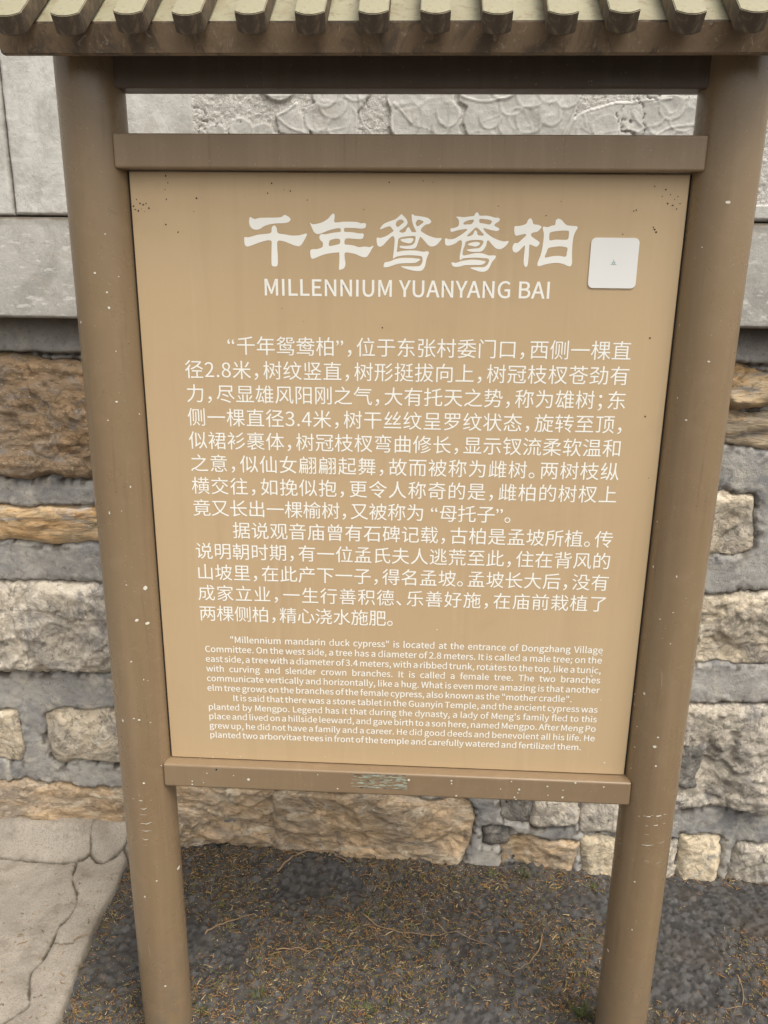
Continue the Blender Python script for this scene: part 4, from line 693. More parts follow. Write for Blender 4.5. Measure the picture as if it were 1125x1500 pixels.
# title in brush lettering, traced glyph by glyph
for g in [[[[-0.2528,1.7228],[-0.2496,1.7214],[-0.2441,1.7197],[-0.236,1.7217],[-0.211,1.7222],[-0.2009,1.7232],[-0.1964,1.7263],[-0.1909,1.7248],[-0.186,1.7205],[-0.1876,1.7167],[-0.1921,1.7145],[-0.2012,1.7135],[-0.2112,1.7131],[-0.2213,1.7115],[-0.2294,1.7089],[-0.2376,1.7041],[-0.2437,1.7031],[-0.2497,1.7049],[-0.2535,1.7096],[-0.2545,1.7166]],[[-0.2628,1.6916],[-0.2562,1.6913],[-0.2419,1.6951],[-0.2298,1.6966],[-0.2217,1.6976],[-0.2181,1.7],[-0.2174,1.7066],[-0.2133,1.7102],[-0.2094,1.7067],[-0.2084,1.7001],[-0.2051,1.6975],[-0.1956,1.6964],[-0.1846,1.6947],[-0.1715,1.6952],[-0.1594,1.6979],[-0.1636,1.6882],[-0.1708,1.6787],[-0.1789,1.6788],[-0.1869,1.6816],[-0.1979,1.6855],[-0.2079,1.6859],[-0.209,1.6764],[-0.2085,1.663],[-0.2089,1.6495],[-0.2115,1.6458],[-0.2166,1.6461],[-0.2193,1.6499],[-0.2185,1.6763],[-0.2181,1.6844],[-0.2205,1.6867],[-0.2281,1.6862],[-0.2424,1.6818],[-0.2547,1.6774],[-0.2598,1.6767],[-0.2629,1.6792],[-0.2637,1.6854]]],[[[-0.1542,1.7151],[-0.1512,1.713],[-0.1457,1.7127],[-0.1347,1.7153],[-0.1247,1.721],[-0.1197,1.7266],[-0.1157,1.7292],[-0.1137,1.7276],[-0.1135,1.7234],[-0.1143,1.7173],[-0.1113,1.7155],[-0.0989,1.7168],[-0.084,1.7169],[-0.076,1.7163],[-0.071,1.7146],[-0.0651,1.7149],[-0.0623,1.7136],[-0.0633,1.708],[-0.07,1.7062],[-0.081,1.7071],[-0.0949,1.7072],[-0.0979,1.7063],[-0.0977,1.7016],[-0.0929,1.701],[-0.083,1.7005],[-0.074,1.699],[-0.068,1.699],[-0.0658,1.6972],[-0.067,1.692],[-0.071,1.6902],[-0.081,1.6904],[-0.0929,1.691],[-0.0969,1.6889],[-0.0972,1.6822],[-0.093,1.6813],[-0.085,1.6805],[-0.0789,1.6791],[-0.0739,1.6775],[-0.0639,1.6786],[-0.0559,1.6779],[-0.0498,1.68],[-0.0529,1.6741],[-0.0569,1.6674],[-0.0609,1.6626],[-0.0659,1.6618],[-0.0719,1.6635],[-0.0799,1.6667],[-0.089,1.6685],[-0.095,1.669],[-0.0975,1.6665],[-0.0968,1.6575],[-0.096,1.6508],[-0.0981,1.6445],[-0.1031,1.642],[-0.1067,1.642],[-0.1063,1.6526],[-0.1062,1.6679],[-0.1091,1.6688],[-0.1191,1.6678],[-0.1312,1.6655],[-0.1413,1.6618],[-0.15,1.6585],[-0.1533,1.6607],[-0.1544,1.6674],[-0.1538,1.6722],[-0.1503,1.6736],[-0.1432,1.674],[-0.1356,1.6762],[-0.1333,1.679],[-0.1335,1.6843],[-0.1375,1.688],[-0.139,1.6927],[-0.1364,1.697],[-0.1289,1.6971],[-0.1169,1.6995],[-0.1049,1.701],[-0.1037,1.7025],[-0.1039,1.7057],[-0.1069,1.7068],[-0.1158,1.7052],[-0.1248,1.7027],[-0.1349,1.6987],[-0.1419,1.6974],[-0.1469,1.6997],[-0.1503,1.7053]],[[-0.1195,1.6885],[-0.1225,1.6862],[-0.1232,1.6793],[-0.117,1.6797],[-0.109,1.6814],[-0.1052,1.6831],[-0.1049,1.6888],[-0.1089,1.6904],[-0.1149,1.6898]]],[[[-0.0395,1.7058],[-0.0358,1.7115],[-0.0309,1.7152],[-0.0221,1.7186],[-0.0142,1.7214],[-0.0084,1.7261],[-0.0045,1.7291],[-0.002,1.7271],[0.0035,1.7216],[0.0056,1.7165],[0.0037,1.7118],[-0.0021,1.7071],[-0.0075,1.7033],[-0.006,1.7014],[-0.002,1.7008],[0.0024,1.7025],[0.0043,1.7071],[0.0072,1.7093],[0.0098,1.7067],[0.0128,1.7021],[0.0193,1.7021],[0.0187,1.7049],[0.0151,1.7114],[0.0125,1.7198],[0.012,1.7286],[0.0137,1.7291],[0.0172,1.7271],[0.0281,1.7259],[0.0379,1.7237],[0.043,1.72],[0.0438,1.7173],[0.0402,1.7143],[0.0353,1.7135],[0.0304,1.7097],[0.0278,1.706],[0.0281,1.7032],[0.0347,1.699],[0.0446,1.6949],[0.0536,1.6929],[0.0617,1.6927],[0.0568,1.6856],[0.052,1.6813],[0.0461,1.6796],[0.0411,1.6809],[0.037,1.6845],[0.0319,1.6901],[0.0269,1.6945],[0.0248,1.6909],[0.0226,1.6843],[0.0203,1.6786],[0.0164,1.6762],[0.0094,1.6755],[0.0004,1.6761],[-0.0061,1.6776],[-0.0061,1.6803],[0.0033,1.6802],[0.0123,1.6814],[0.0167,1.6843],[0.0183,1.6881],[0.0187,1.6951],[0.01,1.6953],[-0.0019,1.694],[-0.0083,1.6916],[-0.0097,1.6859],[-0.0105,1.6774],[-0.0109,1.6709],[-0.0035,1.6723],[0.0094,1.6733],[0.0214,1.673],[0.0324,1.6714],[0.0383,1.6724],[0.0414,1.6703],[0.039,1.6637],[0.0372,1.6579],[0.0359,1.6503],[0.0331,1.6445],[0.0281,1.6411],[0.0181,1.6413],[0.0071,1.6433],[-0.0035,1.6472],[-0.0021,1.6484],[0.01,1.6483],[0.024,1.6487],[0.0284,1.6507],[0.031,1.656],[0.0308,1.6626],[0.0271,1.6647],[0.0176,1.6655],[0.0076,1.6657],[-0.0024,1.6651],[-0.0118,1.6631],[-0.0163,1.6602],[-0.0175,1.6616],[-0.0166,1.6688],[-0.0156,1.6802],[-0.0152,1.6906],[-0.0168,1.6943],[-0.0198,1.6948],[-0.0266,1.6886],[-0.0335,1.6814],[-0.0385,1.6787],[-0.0425,1.6799],[-0.0443,1.6846],[-0.0444,1.6926],[-0.0386,1.6924],[-0.0297,1.6951],[-0.0218,1.6999],[-0.0174,1.7032],[-0.0189,1.706],[-0.0229,1.7102],[-0.0289,1.7092],[-0.0348,1.7068]],[[-0.0097,1.7196],[-0.0126,1.7168],[-0.0136,1.7135],[-0.0116,1.7098],[-0.0086,1.7103],[-0.0042,1.7139],[-0.0005,1.7174],[-0.0033,1.7204],[-0.0068,1.7207]],[[0.0228,1.7208],[0.0204,1.7189],[0.0187,1.7157],[0.0205,1.7115],[0.023,1.711],[0.0274,1.7139],[0.0314,1.7176],[0.0282,1.7197]],[[-0.0053,1.6902],[0.0031,1.6917],[0.0091,1.6925],[0.015,1.6918],[0.0146,1.688],[0.0107,1.6844],[0.0033,1.6851],[-0.0027,1.6869]],[[-0.0302,1.6543],[-0.0222,1.6559],[-0.0133,1.6595],[-0.0033,1.6613],[0.0097,1.6616],[0.0177,1.6611],[0.0272,1.6599],[0.0248,1.6568],[0.0198,1.6541],[0.0119,1.6534],[-0.0011,1.6529],[-0.0111,1.6515],[-0.0221,1.6477],[-0.0261,1.6467],[-0.0326,1.6468],[-0.0322,1.6515]]],[[[0.084,1.7259],[0.0894,1.726],[0.0962,1.7253],[0.106,1.7266],[0.1123,1.7275],[0.1146,1.7312],[0.1174,1.7331],[0.1199,1.7308],[0.122,1.7279],[0.1323,1.728],[0.1401,1.7268],[0.1461,1.7251],[0.1519,1.7248],[0.1545,1.7224],[0.1532,1.7196],[0.1475,1.7158],[0.1462,1.713],[0.1497,1.7107],[0.1539,1.7085],[0.1534,1.7057],[0.149,1.7047],[0.1411,1.706],[0.1342,1.7078],[0.1293,1.7087],[0.1288,1.7073],[0.1325,1.7027],[0.1386,1.6981],[0.1467,1.6935],[0.1557,1.6903],[0.1636,1.6887],[0.1706,1.6893],[0.1669,1.6829],[0.1612,1.6781],[0.1554,1.6766],[0.1494,1.6785],[0.1432,1.6841],[0.138,1.6897],[0.1353,1.6887],[0.1344,1.6826],[0.1308,1.676],[0.126,1.6726],[0.1201,1.6721],[0.1092,1.6724],[0.103,1.6747],[0.1051,1.6759],[0.1149,1.6772],[0.1228,1.6782],[0.1275,1.6825],[0.1297,1.6886],[0.1242,1.6905],[0.1144,1.6904],[0.1055,1.6893],[0.1007,1.687],[0.0995,1.6813],[0.097,1.6747],[0.0971,1.6666],[0.1054,1.6677],[0.1172,1.67],[0.1271,1.6701],[0.1341,1.6684],[0.1391,1.6668],[0.149,1.6669],[0.1509,1.6648],[0.1492,1.6615],[0.1455,1.6572],[0.1428,1.6514],[0.1392,1.6447],[0.1334,1.6413],[0.1254,1.6412],[0.1164,1.644],[0.1101,1.6465],[0.1122,1.6478],[0.1221,1.6482],[0.132,1.6485],[0.1373,1.6519],[0.1398,1.6571],[0.1389,1.6614],[0.1304,1.6625],[0.1185,1.6631],[0.1057,1.6625],[0.0968,1.6614],[0.0939,1.659],[0.092,1.6609],[0.0923,1.668],[0.0937,1.6756],[0.0949,1.6841],[0.0942,1.6888],[0.0907,1.6897],[0.084,1.6849],[0.0762,1.6818],[0.0703,1.6815],[0.0677,1.6838],[0.067,1.6913],[0.0689,1.6928],[0.0729,1.6914],[0.0808,1.6919],[0.0895,1.6962],[0.0972,1.7014],[0.1029,1.7068],[0.097,1.707],[0.0872,1.7051],[0.0775,1.7025],[0.0756,1.704],[0.0758,1.7078],[0.0812,1.7088],[0.087,1.7111],[0.0888,1.7139],[0.0886,1.7195],[0.0865,1.7232]],[[0.0966,1.7172],[0.1023,1.7201],[0.1081,1.7213],[0.1125,1.7214],[0.1117,1.7178],[0.1084,1.7148],[0.1035,1.7145],[0.0967,1.7142]],[[0.1216,1.7224],[0.1286,1.7226],[0.1365,1.7217],[0.1414,1.7201],[0.1411,1.7172],[0.1383,1.7145],[0.1319,1.7154],[0.125,1.7166],[0.1222,1.717]],[[0.1175,1.7097],[0.1117,1.7058],[0.1023,1.6965],[0.1082,1.6969],[0.1125,1.6997],[0.1147,1.7049],[0.1167,1.7051],[0.1187,1.703],[0.1194,1.6993],[0.1229,1.6975],[0.1298,1.698],[0.1256,1.7031]],[[0.105,1.6842],[0.1086,1.6859],[0.1145,1.6871],[0.1204,1.6873],[0.1244,1.6853],[0.1207,1.6815],[0.1163,1.6803],[0.1108,1.6814],[0.1056,1.6823]],[[0.0787,1.6541],[0.0811,1.6555],[0.0861,1.6546],[0.0959,1.6576],[0.1097,1.6597],[0.1216,1.6596],[0.1296,1.6584],[0.1344,1.6571],[0.1318,1.6537],[0.1259,1.6517],[0.114,1.6516],[0.1011,1.651],[0.0933,1.649],[0.0863,1.6482],[0.0813,1.6493]]],[[[0.1796,1.7124],[0.1869,1.7129],[0.1965,1.7158],[0.1995,1.7218],[0.2032,1.7246],[0.2064,1.7214],[0.209,1.7157],[0.216,1.7148],[0.2219,1.7118],[0.2185,1.7067],[0.2148,1.7039],[0.2071,1.702],[0.2062,1.6978],[0.2125,1.6932],[0.2192,1.689],[0.2203,1.6862],[0.2181,1.6825],[0.2143,1.681],[0.2053,1.6842],[0.204,1.6818],[0.2041,1.671],[0.2039,1.6597],[0.2029,1.6516],[0.2004,1.6494],[0.1976,1.652],[0.1962,1.6596],[0.1967,1.6728],[0.1971,1.6823],[0.1951,1.6818],[0.1873,1.6737],[0.182,1.6715],[0.1782,1.6741],[0.1769,1.6792],[0.1788,1.6849],[0.1816,1.6866],[0.1855,1.6868],[0.192,1.6925],[0.1976,1.6981],[0.1965,1.7005],[0.1887,1.699],[0.1829,1.6975],[0.1799,1.6994],[0.1784,1.7054],[0.1783,1.7101]],[[0.2254,1.7121],[0.2318,1.7113],[0.2384,1.7138],[0.2432,1.7148],[0.2442,1.7217],[0.2479,1.7243],[0.2528,1.7227],[0.2575,1.7181],[0.2626,1.7145],[0.2704,1.7136],[0.2778,1.713],[0.2797,1.7105],[0.2761,1.7035],[0.2742,1.6961],[0.2733,1.683],[0.2741,1.6661],[0.2749,1.6557],[0.2728,1.6512],[0.2683,1.6517],[0.2623,1.6542],[0.2543,1.656],[0.2464,1.6562],[0.2367,1.6548],[0.2289,1.6529],[0.2217,1.6506],[0.2189,1.6527],[0.2197,1.658],[0.223,1.6675],[0.2252,1.6788],[0.2263,1.6919],[0.2262,1.7012],[0.224,1.7095]],[[0.2354,1.7013],[0.2372,1.7033],[0.2439,1.7049],[0.2555,1.7061],[0.2642,1.706],[0.2663,1.7039],[0.2664,1.6969],[0.2648,1.6927],[0.2575,1.6922],[0.2458,1.6923],[0.2371,1.6911],[0.2354,1.6938]],[[0.235,1.6789],[0.2427,1.6808],[0.2524,1.682],[0.2612,1.6812],[0.2658,1.6792],[0.2653,1.6726],[0.2638,1.6662],[0.2535,1.6673],[0.2427,1.6667],[0.2306,1.6645],[0.2325,1.6723]]]]:
    cu = fill_contours([catmull(c, 3) for c in g]); V, F = curve_arrays(cu)
    t = Text(); t.add(V, F, 0, 0, 1); t.build('title_character')
def latin_line(text, x0, x1, z, size, fat=0, justify=True, name='text_line', slope=0):
    adv = [latin(c, fat)[0] * size for c in text]
    ink = sum(adv) - .07 * size; gaps = text.count(' '); extra = (x1 - x0 - ink)
    sp = extra / gaps if justify and gaps else 0
    tr = 0 if justify else extra / (len(text) - 1)
    x = x0 - .05 * size; t = Text()
    for c, a in zip(text, adv):
        _, V, F = latin(c, fat)
        if len(V): t.add(V, F, x, z, size, None, slope)
        x += a + (sp if c == ' ' else 0) + tr
    t.build(name)
latin_line('MILLENNIUM YUANYANG BAI', -.2335, .2440, 1.5996, .0357, .012, False, 'title_line', .0015)
CH = ["“千年鸳鸯柏”，位于东张村委门口，西侧一棵直", "径2.8米，树纹竖直，树形挺拔向上，树冠枝杈苍劲有", "力，尽显雄风阳刚之气，大有托天之势，称为雄树；东",
 "侧一棵直径3.4米，树干丝纹呈罗纹状态，旋转至顶，", "似裙衫裹体，树冠枝杈弯曲修长，显示钗流柔软温和", "之意，似仙女翩翩起舞，故而被称为雌树。两树枝纵",
 "横交往，如挽似抱，更令人称奇的是，雌柏的树杈上", "竟又长出一棵榆树，又被称为 “母托子”。", "据说观音庙曾有石碑记载，古柏是孟坡所植。传",
 "说明朝时期，有一位孟氏夫人逃荒至此，住在背风的", "山坡里，在此产下一子，得名孟坡。孟坡长大后，没有", "成家立业，一生行善积德、乐善好施，在庙前栽植了", "两棵侧柏，精心浇水施肥。"]
CX1 = [.3845, .3855, .384, .380, .384, .384, .384, .1985, .3845, .384, .385, .3855, -.0095]
HS = .0343
ADV = {'，': .55, '。': .55, '；': .55, '、': .55, '“': .47, '”': .47, ' ': .30}
for i, (s, x1) in enumerate(zip(CH, CX1)):
    z0 = 1.5161 - i * .04165 - .38 * HS; x0 = -.3000 if i == 0 else (-.3048 if i == 8 else -.3762)
    adv = []
    for c in s:
        adv.append((latin(c)[0] if c in '0123456789.' else ADV.get(c, 1.0)) * HS)
    ink = sum(adv) - (.25 * HS if s[-1] in '，。' else .04 * HS)
    k = (x1 - x0 - ink) / (len(s) - 1); x = x0 - (.02 * HS); t = Text()
    for c, a in zip(s, adv):
        if c in '0123456789.': _, V, F = latin(c); t.add(V, F, x, z0, HS, None, .0022)
        elif c != ' ':
            V, F = hanzi(c); t.add(V, F, x, z0, HS, None, .0022)
        x += a + k
    t.build('text_line')
EN = [('"Millennium mandarin duck cypress" is located at the entrance of Dongzhang Village', -.319, .3855),
 ('Committee. On the west side, a tree has a diameter of 2.8 meters. It is called a male tree; on the', -.3685, .3855),
 ('east side, a tree with a diameter of 3.4 meters, with a ribbed trunk, rotates to the top, like a tunic,', -.3683, .3858),
 ('with curving and slender crown branches. It is called a female tree. The two branches', -.3680, .3860),
 ('communicate vertically and horizontally, like a hug. What is even more amazing is that another', -.3683, .3863),
 ('elm tree grows on the branches of the female cypress, also known as the "mother cradle".', -.3684, .3365),
 ('It is said that there was a stone tablet in the Guanyin Temple, and the ancient cypress was', -.3188, .3866),
 ("planted by Mengpo. Legend has it that during the dynasty, a lady of Meng's family fled to this", -.3684, .3868),
 ('place and lived on a hillside leeward, and gave birth to a son here, named Mengpo. After Meng Po', -.3685, .3867),
 ('grew up, he did not have a family and a career. He did good deeds and benevolent all his life. He', -.3684, .3864),
 ('planted two arborvitae trees in front of the temple and carefully watered and fertilized them.', -.3686, .3624)]
for i, (s, a, b) in enumerate(EN):
    latin_line(s, a, b, .9570 - i * .02084, .0174, .010, True, 'text_line', .0050)
# blank white sticker beside the title (its code is left out)
bm = bmesh.new(); box_bm(bm, -.0385, .0385, -.0016, 0, -.0392, .0392)
ed = [e for e in bm.edges if abs(e.verts[0].co.y - e.verts[1].co.y) > .001]
bmesh.ops.bevel(bm, geom=ed, offset=.008, segments=6, affect='EDGES', profile=.5)
me = bpy.data.meshes.new('sticker'); bm.to_mesh(me); bm.free()
stk = link('sticker', me, M['white'], panel, (.3415, -.0005, 1.6568))
em = Text()
for a0 in (90, 210, 330, 30, 150, 270):
    w = R(a0); L = .0065 if a0 in (90, 210, 330) else .004
    em.V += [(math.cos(w + .5) * .0014, 0, math.sin(w + .5) * .0014), (math.cos(w - .5) * .0014, 0, math.sin(w - .5) * .0014), (math.cos(w) * L, 0, math.sin(w) * L)]
    em.F.append((em.n, em.n + 1, em.n + 2)); em.n += 3
link('emblem', mesh('emblem', em.V, em.F), M['teal'], stk, (0, -.0019, 0))

# roof: two slopes with square ribs ending in rounded noses over the eave boards
HL = .587; EY = -.110; EZ = 1.978; SL = math.tan(R(38)); RY = PY; BY = .062
RZ = EZ + (RY - EY) * SL; BZ = RZ - (BY - RY) * SL     # the back slope is shorter and stops just behind the beam
roofV = [(-HL, EY, EZ), (HL, EY, EZ), (HL, RY, RZ), (-HL, RY, RZ), (-HL, BY, BZ), (HL, BY, BZ)]
roofV += [(x, y, z - .004) for x, y, z in roofV]
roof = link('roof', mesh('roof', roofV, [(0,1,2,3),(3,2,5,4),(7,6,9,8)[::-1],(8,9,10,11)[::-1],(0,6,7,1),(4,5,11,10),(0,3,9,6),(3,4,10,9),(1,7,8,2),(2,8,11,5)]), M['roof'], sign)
def prism(name, sec, m, parent):
    """section in (y, z) swept along the eave, its ends mitred inwards below"""
    n = len(sec); zt = max(z for y, z in sec); zb = min(z for y, z in sec); V = []
    for sgn in (-1, 1):
        for y, z in sec: V.append((sgn * (HL + .003 + .004 * (z - zb) / (zt - zb)), y, z))
    F = [tuple(range(n)), tuple(range(2 * n - 1, n - 1, -1))] + [(i, n + i, n + (i + 1) % n, (i + 1) % n) for i in range(n)]
    bm = bmesh.new(); vs = [bm.verts.new(v) for v in V]
    for f in F: bm.faces.new([vs[i] for i in f])
    bmesh.ops.recalc_face_normals(bm, faces=bm.faces[:]); bmesh.ops.bevel(bm, geom=bm.edges[:], offset=.0015, segments=2, affect='EDGES')
    me = bpy.data.meshes.new(name); bm.to_mesh(me); bm.free(); return link(name, me, m, parent)
prism('eave_board', [(EY - .003, EZ - .003), (EY + .008, 1.938), (EY + .020, 1.938), (EY + .016, EZ - .006)], M['eave'], roof)
prism('eave_board', [(BY + .003, BZ - .003), (BY + .003, 1.976), (BY - .008, 1.976), (BY - .008, BZ - .010)], M['eave'], roof)
box('soffit', -HL + .003, HL - .003, EY + .0205, BY - .0085, 1.9755, 1.979, M['beam'], roof, 0)
for s in (-1, 1):
    x = s * (HL - .004)
    V = [(x + dx, y, z) for dx in (-.003, .003) for y, z in ((EY + .019, 1.972), (BY - .009, 1.977), (BY - .009, BZ - .012), (RY, RZ - .006), (EY + .012, EZ - .001))]
    link('gable_board', mesh('gable_board', V, [(0,1,2,3,4), (9,8,7,6,5)] + [(i, i + 5, (i + 1) % 5 + 5, (i + 1) % 5) for i in range(5)]), M['eave'], roof)
def rib_mesh(L_=0):
    """u across, w up from the slope, length along the slope; nose rounded in plan, far end square"""
    hw, th = .0205, .031; Ls = (L_ if L_ else (RY - EY) / math.cos(R(38)) + .046); n = 9
    us = np.linspace(-hw, hw, n); bm = bmesh.new(); rings = []
    def ring(w, drop):
        top = [bm.verts.new((u, drop(u), w)) for u in us]; return top
    nose = lambda u: -.010 * (1 - (u / hw) ** 2)
    cor = lambda w: .0
    T0 = [bm.verts.new((u, nose(u), th)) for u in us]; B0 = [bm.verts.new((u * .97, nose(u), .004)) for u in us]
    T1 = [bm.verts.new((u, Ls, th)) for u in us]; B1 = [bm.verts.new((u, Ls, .004)) for u in us]
    for i in range(n - 1):
        bm.faces.new((T0[i], T0[i+1], T1[i+1], T1[i])); bm.faces.new((B0[i+1], B0[i], B1[i], B1[i+1])); bm.faces.new((B0[i], B0[i+1], T0[i+1], T0[i]))
    bm.faces.new((B0[0], T0[0], T1[0], B1[0])); bm.faces.new((T0[-1], B0[-1], B1[-1], T1[-1]))
    bmesh.ops.recalc_face_normals(bm, faces=bm.faces[:])
    ed = [e for e in bm.edges if e.calc_face_angle(0) > .6]
    bmesh.ops.bevel(bm, geom=ed, offset=.0011, segments=2, affect='EDGES')
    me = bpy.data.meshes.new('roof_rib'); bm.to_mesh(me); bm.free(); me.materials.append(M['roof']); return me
rm = rib_mesh(); rmb = rib_mesh((BY - RY) / math.cos(R(38)) + .030)
for back in (0, 1):
    for i in range(14):
        o = bpy.data.objects.new('roof_rib', rmb if back else rm); COL.objects.link(o); o.parent = roof
        x = -.5480 + i * .08425
        f = .043 + rg.uniform(-.0025, .0025); x += rg.uniform(-.0015, .0015)
        if not back: o.location = (x, EY - f * math.cos(R(38)), EZ - f * math.sin(R(38))); o.rotation_euler = (R(38), rg.uniform(-.02, .02), rg.uniform(-.012, .012))
        else: o.location = (-x, BY + .027 * math.cos(R(38)), BZ - .027 * math.sin(R(38))); o.rotation_euler = (R(38), 0, math.pi)
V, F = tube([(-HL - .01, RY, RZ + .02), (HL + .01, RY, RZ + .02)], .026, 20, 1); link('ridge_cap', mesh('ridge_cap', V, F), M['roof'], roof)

# ------------------------------------------------------------------ litter, twigs, weeds
rng = np.random.default_rng(5)
def in_ground(x, y): return (x > edge_x(np.array([y]))[0] - .01) and y < .57
LV = []; LF = []; LT = []
PAL = [((.32, .175, .07), 6), ((.38, .25, .115), 4), ((.25, .13, .06), 4), ((.16, .17, .05), 3), ((.24, .21, .08), 3), ((.50, .40, .24), 2), ((.11, .075, .05), 2)]
cols = [c for c, w in PAL for _ in range(w)]
cx_, cy_ = rng.uniform(-.95, 1.25, 130000), rng.uniform(-.32, .57, 130000)
ex_ = edge_x(cy_)
dn_ = .08 + 1.9 * (vnoise(cx_ * 4.3, cy_ * 4.3, 91) - .40) + .7 * fbm(cx_ * 18, cy_ * 18, 93) + .5 * np.exp(-((.55 - cy_) / .03) ** 2) + .6 * np.exp(-((cx_ - ex_) / .06) ** 2)
keep = (rng.random(len(cx_)) < dn_) & ((cx_ > ex_) | (rng.random(len(cx_)) < .06))
for x, y, ex in list(zip(cx_[keep], cy_[keep], ex_[keep]))[:32000]:
    on_slab = x < ex; z = .0225 if on_slab else float(ground_z(x, y)) + .0015
    L = rng.gamma(1.3, .0036) + .0014; a = rng.uniform(0, 2 * math.pi); bend = rng.normal(0, .7); w = rng.uniform(.0004, .0011) + L * .02
    c = np.array(cols[rng.integers(len(cols))]) * rng.uniform(.7, 1.25); n = 4; lift = rng.uniform(0, .45) * L
    px, py = x, y; b0 = len(LV)
    for k in range(n):
        t = k / (n - 1); aa = a + bend * t; ww = w * (1 - .6 * t)
        zz = z + lift * t * (1.3 - t)
        nx, ny = -math.sin(aa) * ww, math.cos(aa) * ww
        LV += [(px + nx, py + ny, zz), (px - nx, py - ny, zz), (px, py, zz + ww * 1.3)]; LT += [c] * 3
        px += math.cos(aa) * L / (n - 1); py += math.sin(aa) * L / (n - 1)
    for k in range(n - 1):
        q = b0 + k * 3
        for i in range(3): LF.append((q + i, q + (i + 1) % 3, q + 3 + (i + 1) % 3, q + 3 + i))
    if L > .011 and rng.random() < .5:       # a flat scaly side spray
        for sgn in (-1, 1):
            for k in (1, 2):
                q = LV[b0 + k * 3 + 2]; aa = a + sgn * .8; l2 = L * .3
                e = (q[0] + math.cos(aa) * l2, q[1] + math.sin(aa) * l2, q[2] + .001); m0 = len(LV)
                LV += [(q[0] - .0006, q[1], q[2]), (q[0] + .0006, q[1] + .0005, q[2]), (e[0], e[1], e[2]), (e[0] - .0004, e[1] + .0004, e[2])]; LT += [c] * 4
                LF.append((m0, m0 + 1, m0 + 2, m0 + 3))
me = fast_mesh('litter', LV, LF); at = me.attributes.new('tint', 'FLOAT_COLOR', 'POINT')
at.data.foreach_set('color', np.concatenate([np.array(LT), np.ones((len(LT), 1))], 1).astype(np.float32).ravel())
tag(link('dry_litter', me, M['litter']), 'dry orange brown cypress needles and crumbs scattered over the asphalt', 'leaf litter', kind='stuff')

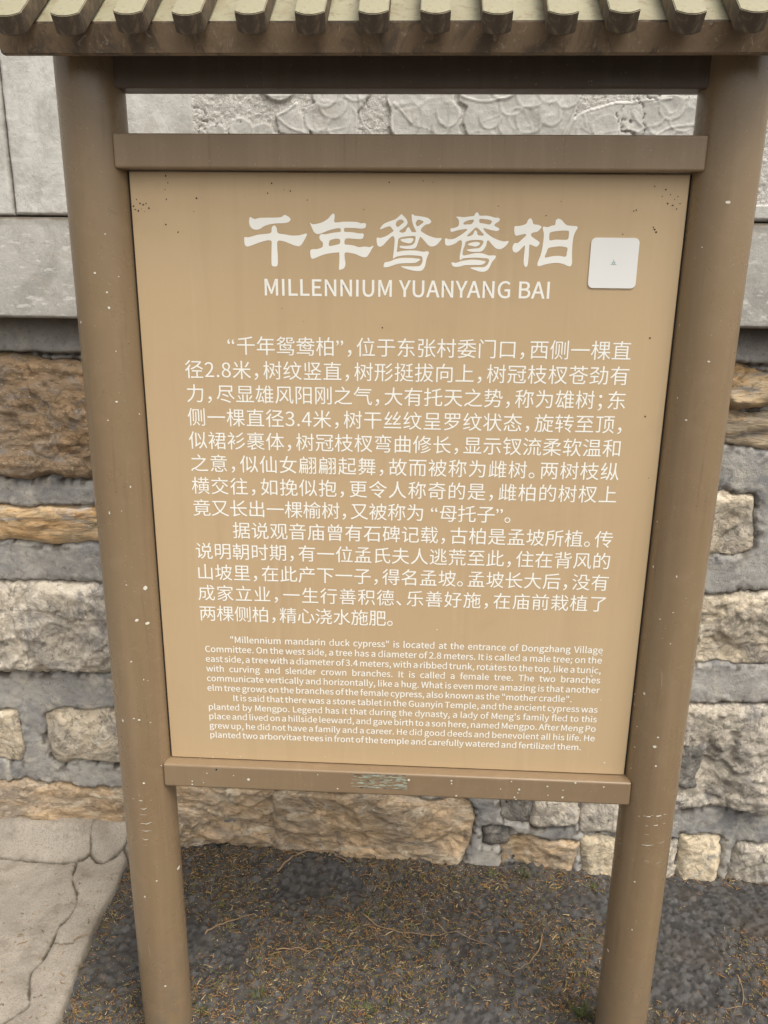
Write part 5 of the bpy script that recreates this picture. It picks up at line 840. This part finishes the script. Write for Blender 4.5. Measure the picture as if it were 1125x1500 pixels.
for label, r, pts in [["long curved brown twig lying along the foot of the rubble wall", 0.0042, [[-0.3393, 0.4805, 0.012], [-0.315, 0.5212, 0.012], [-0.2811, 0.5515, 0.012], [-0.2331, 0.5628, 0.012], [-0.1969, 0.5571, 0.012], [-0.1672, 0.5429, 0.012], [-0.1449, 0.5303, 0.012]]], ["thin pale twig lying on the asphalt midway between the posts", 0.0026, [[-0.0886, 0.3443, 0.01], [-0.0614, 0.3227, 0.01], [-0.0288, 0.3067, 0.01], [0.0094, 0.2963, 0.01], [0.0595, 0.2939, 0.01], [0.1345, 0.2963, 0.01]]], ["thin brown stem lying right of the long pale twig", 0.0022, [[0.1004, 0.3289, 0.01], [0.1285, 0.3119, 0.01], [0.1595, 0.3003, 0.01], [0.2113, 0.2798, 0.01], [0.2439, 0.2625, 0.01]]], ["forked tan twig lying beside the left post", 0.0034, [[-0.4853, 0.2495, 0.01], [-0.4671, 0.2762, 0.01], [-0.4478, 0.288, 0.01], [-0.4173, 0.3081, 0.01], [-0.3761, 0.3258, 0.01]]], ["straight light brown stick lying below the thin pale twig", 0.0028, [[-0.2981, 0.2166, 0.01], [-0.2687, 0.2238, 0.01], [-0.2378, 0.2227, 0.01], [-0.2072, 0.2224, 0.01], [-0.174, 0.226, 0.01]]], ["short bare twig lying near the wall behind the signboard", 0.0024, [[-0.0654, 0.4333, 0.01], [-0.0533, 0.4543, 0.01], [-0.0371, 0.4665, 0.01], [-0.0222, 0.4675, 0.01]]], ["curved reddish brown twig lying close to the right post", 0.003, [[0.3779, 0.3152, 0.01], [0.3714, 0.2812, 0.01], [0.3536, 0.2436, 0.01], [0.3242, 0.2103, 0.01], [0.2898, 0.1814, 0.01]]], ["thin curled brown twig right of the right post", 0.0024, [[0.8339, 0.2157, 0.01], [0.8367, 0.1861, 0.01], [0.8308, 0.1567, 0.01], [0.8141, 0.124, 0.01], [0.7726, 0.1098, 0.01]]], ["small orange brown sprig lying on the edge of the concrete", 0.0026, [[-0.8012, 0.1951, 0.026], [-0.7939, 0.2072, 0.026], [-0.7812, 0.2142, 0.026], [-0.7694, 0.2188, 0.026]]]]:
    pts = catmull(pts, 3, False)
    P = []
    for i, p in enumerate(pts):
        base = float(ground_z(p[0], p[1])) if p[0] > -.72 else .020
        P.append((p[0] + rng.normal(0, .0006), p[1] + rng.normal(0, .0006), base + r * .6 + .004 + .002 * math.sin(i * 1.3)))
    V, F = tube(P, r * .62, 6, .4)
    for _ in range(2 if len(P) > 8 else 1):   # a side branchlet
        i = int(rng.integers(2, len(P) - 2)); p = Vector(P[i]); d = (Vector(P[i + 1]) - p).normalized(); sd = Vector((-d.y, d.x, .1)) * (1 if rng.random() < .5 else -1)
        V2, F2 = tube([p, p + (d + sd * .6) * .010, p + (d * 1.6 + sd * 1.3) * .013], r * .22, 5, .4)
        F += [tuple(k + len(V) for k in f) for f in F2]; V += V2
    tag(link('twig', mesh('twig', V, F), M['twig'], smooth_shade=True), label, 'twig')

WEEDS = [[-0.3111,0.0815],[0.3611,0.5261],[-0.467,0.3521],[0.4383,0.0808],[-0.4417,0.0368],[0.2639,0.5144],[-0.0527,0.0646],[0.5463,0.4931]]
WL = ["green weed tuft on the asphalt beneath the left half of the panel", "dark green tuft at the wall foot behind the right post's left side", "small olive grass tuft near the wall just right of the left post",
 "weed tuft growing against the foot of the right post", "tiny green weed at the foot of the left post", "sparse olive weed at the wall foot right of the big tan stone",
 "small yellow green sprig at the bottom middle of the asphalt", "small tuft in front of the yellowish stone beside the right post"]
WS = [1.0, 1.0, .8, 1.1, .7, .7, .7, .6]
for (x, y), lb, sc_ in zip(WEEDS, WL, WS):
    V = []; F = []; z = float(ground_z(x, y)); 
    for q in range(int(46 * sc_)):
        a = rng.uniform(0, 2 * math.pi); r0 = rng.uniform(0, .016) * sc_; L = rng.uniform(.010, .030) * sc_; w = rng.uniform(.0006, .0014)
        bx, by = r0 * math.cos(a), r0 * math.sin(a); a2 = a + rng.normal(0, .5); k0 = len(V); tilt = rng.uniform(.5, 1.3)
        for k in range(4):
            t = k / 3; rr_ = L * t * math.sin(tilt) ; hh = L * t * math.cos(tilt * (.4 + .6 * t)); ww = w * (1 - t * .9)
            V += [(bx + math.cos(a2) * rr_ - math.sin(a2) * ww, by + math.sin(a2) * rr_ + math.cos(a2) * ww, max(hh, .001)), (bx + math.cos(a2) * rr_ + math.sin(a2) * ww, by + math.sin(a2) * rr_ - math.cos(a2) * ww, max(hh, .001))]
        for k in range(3): F.append((k0 + 2*k, k0 + 2*k + 1, k0 + 2*k + 3, k0 + 2*k + 2))
    tag(link('weed_tuft', mesh('weed_tuft', V, F), M['weed'], None, (x, y, z)), lb, 'weed', 'weed tufts in the asphalt')
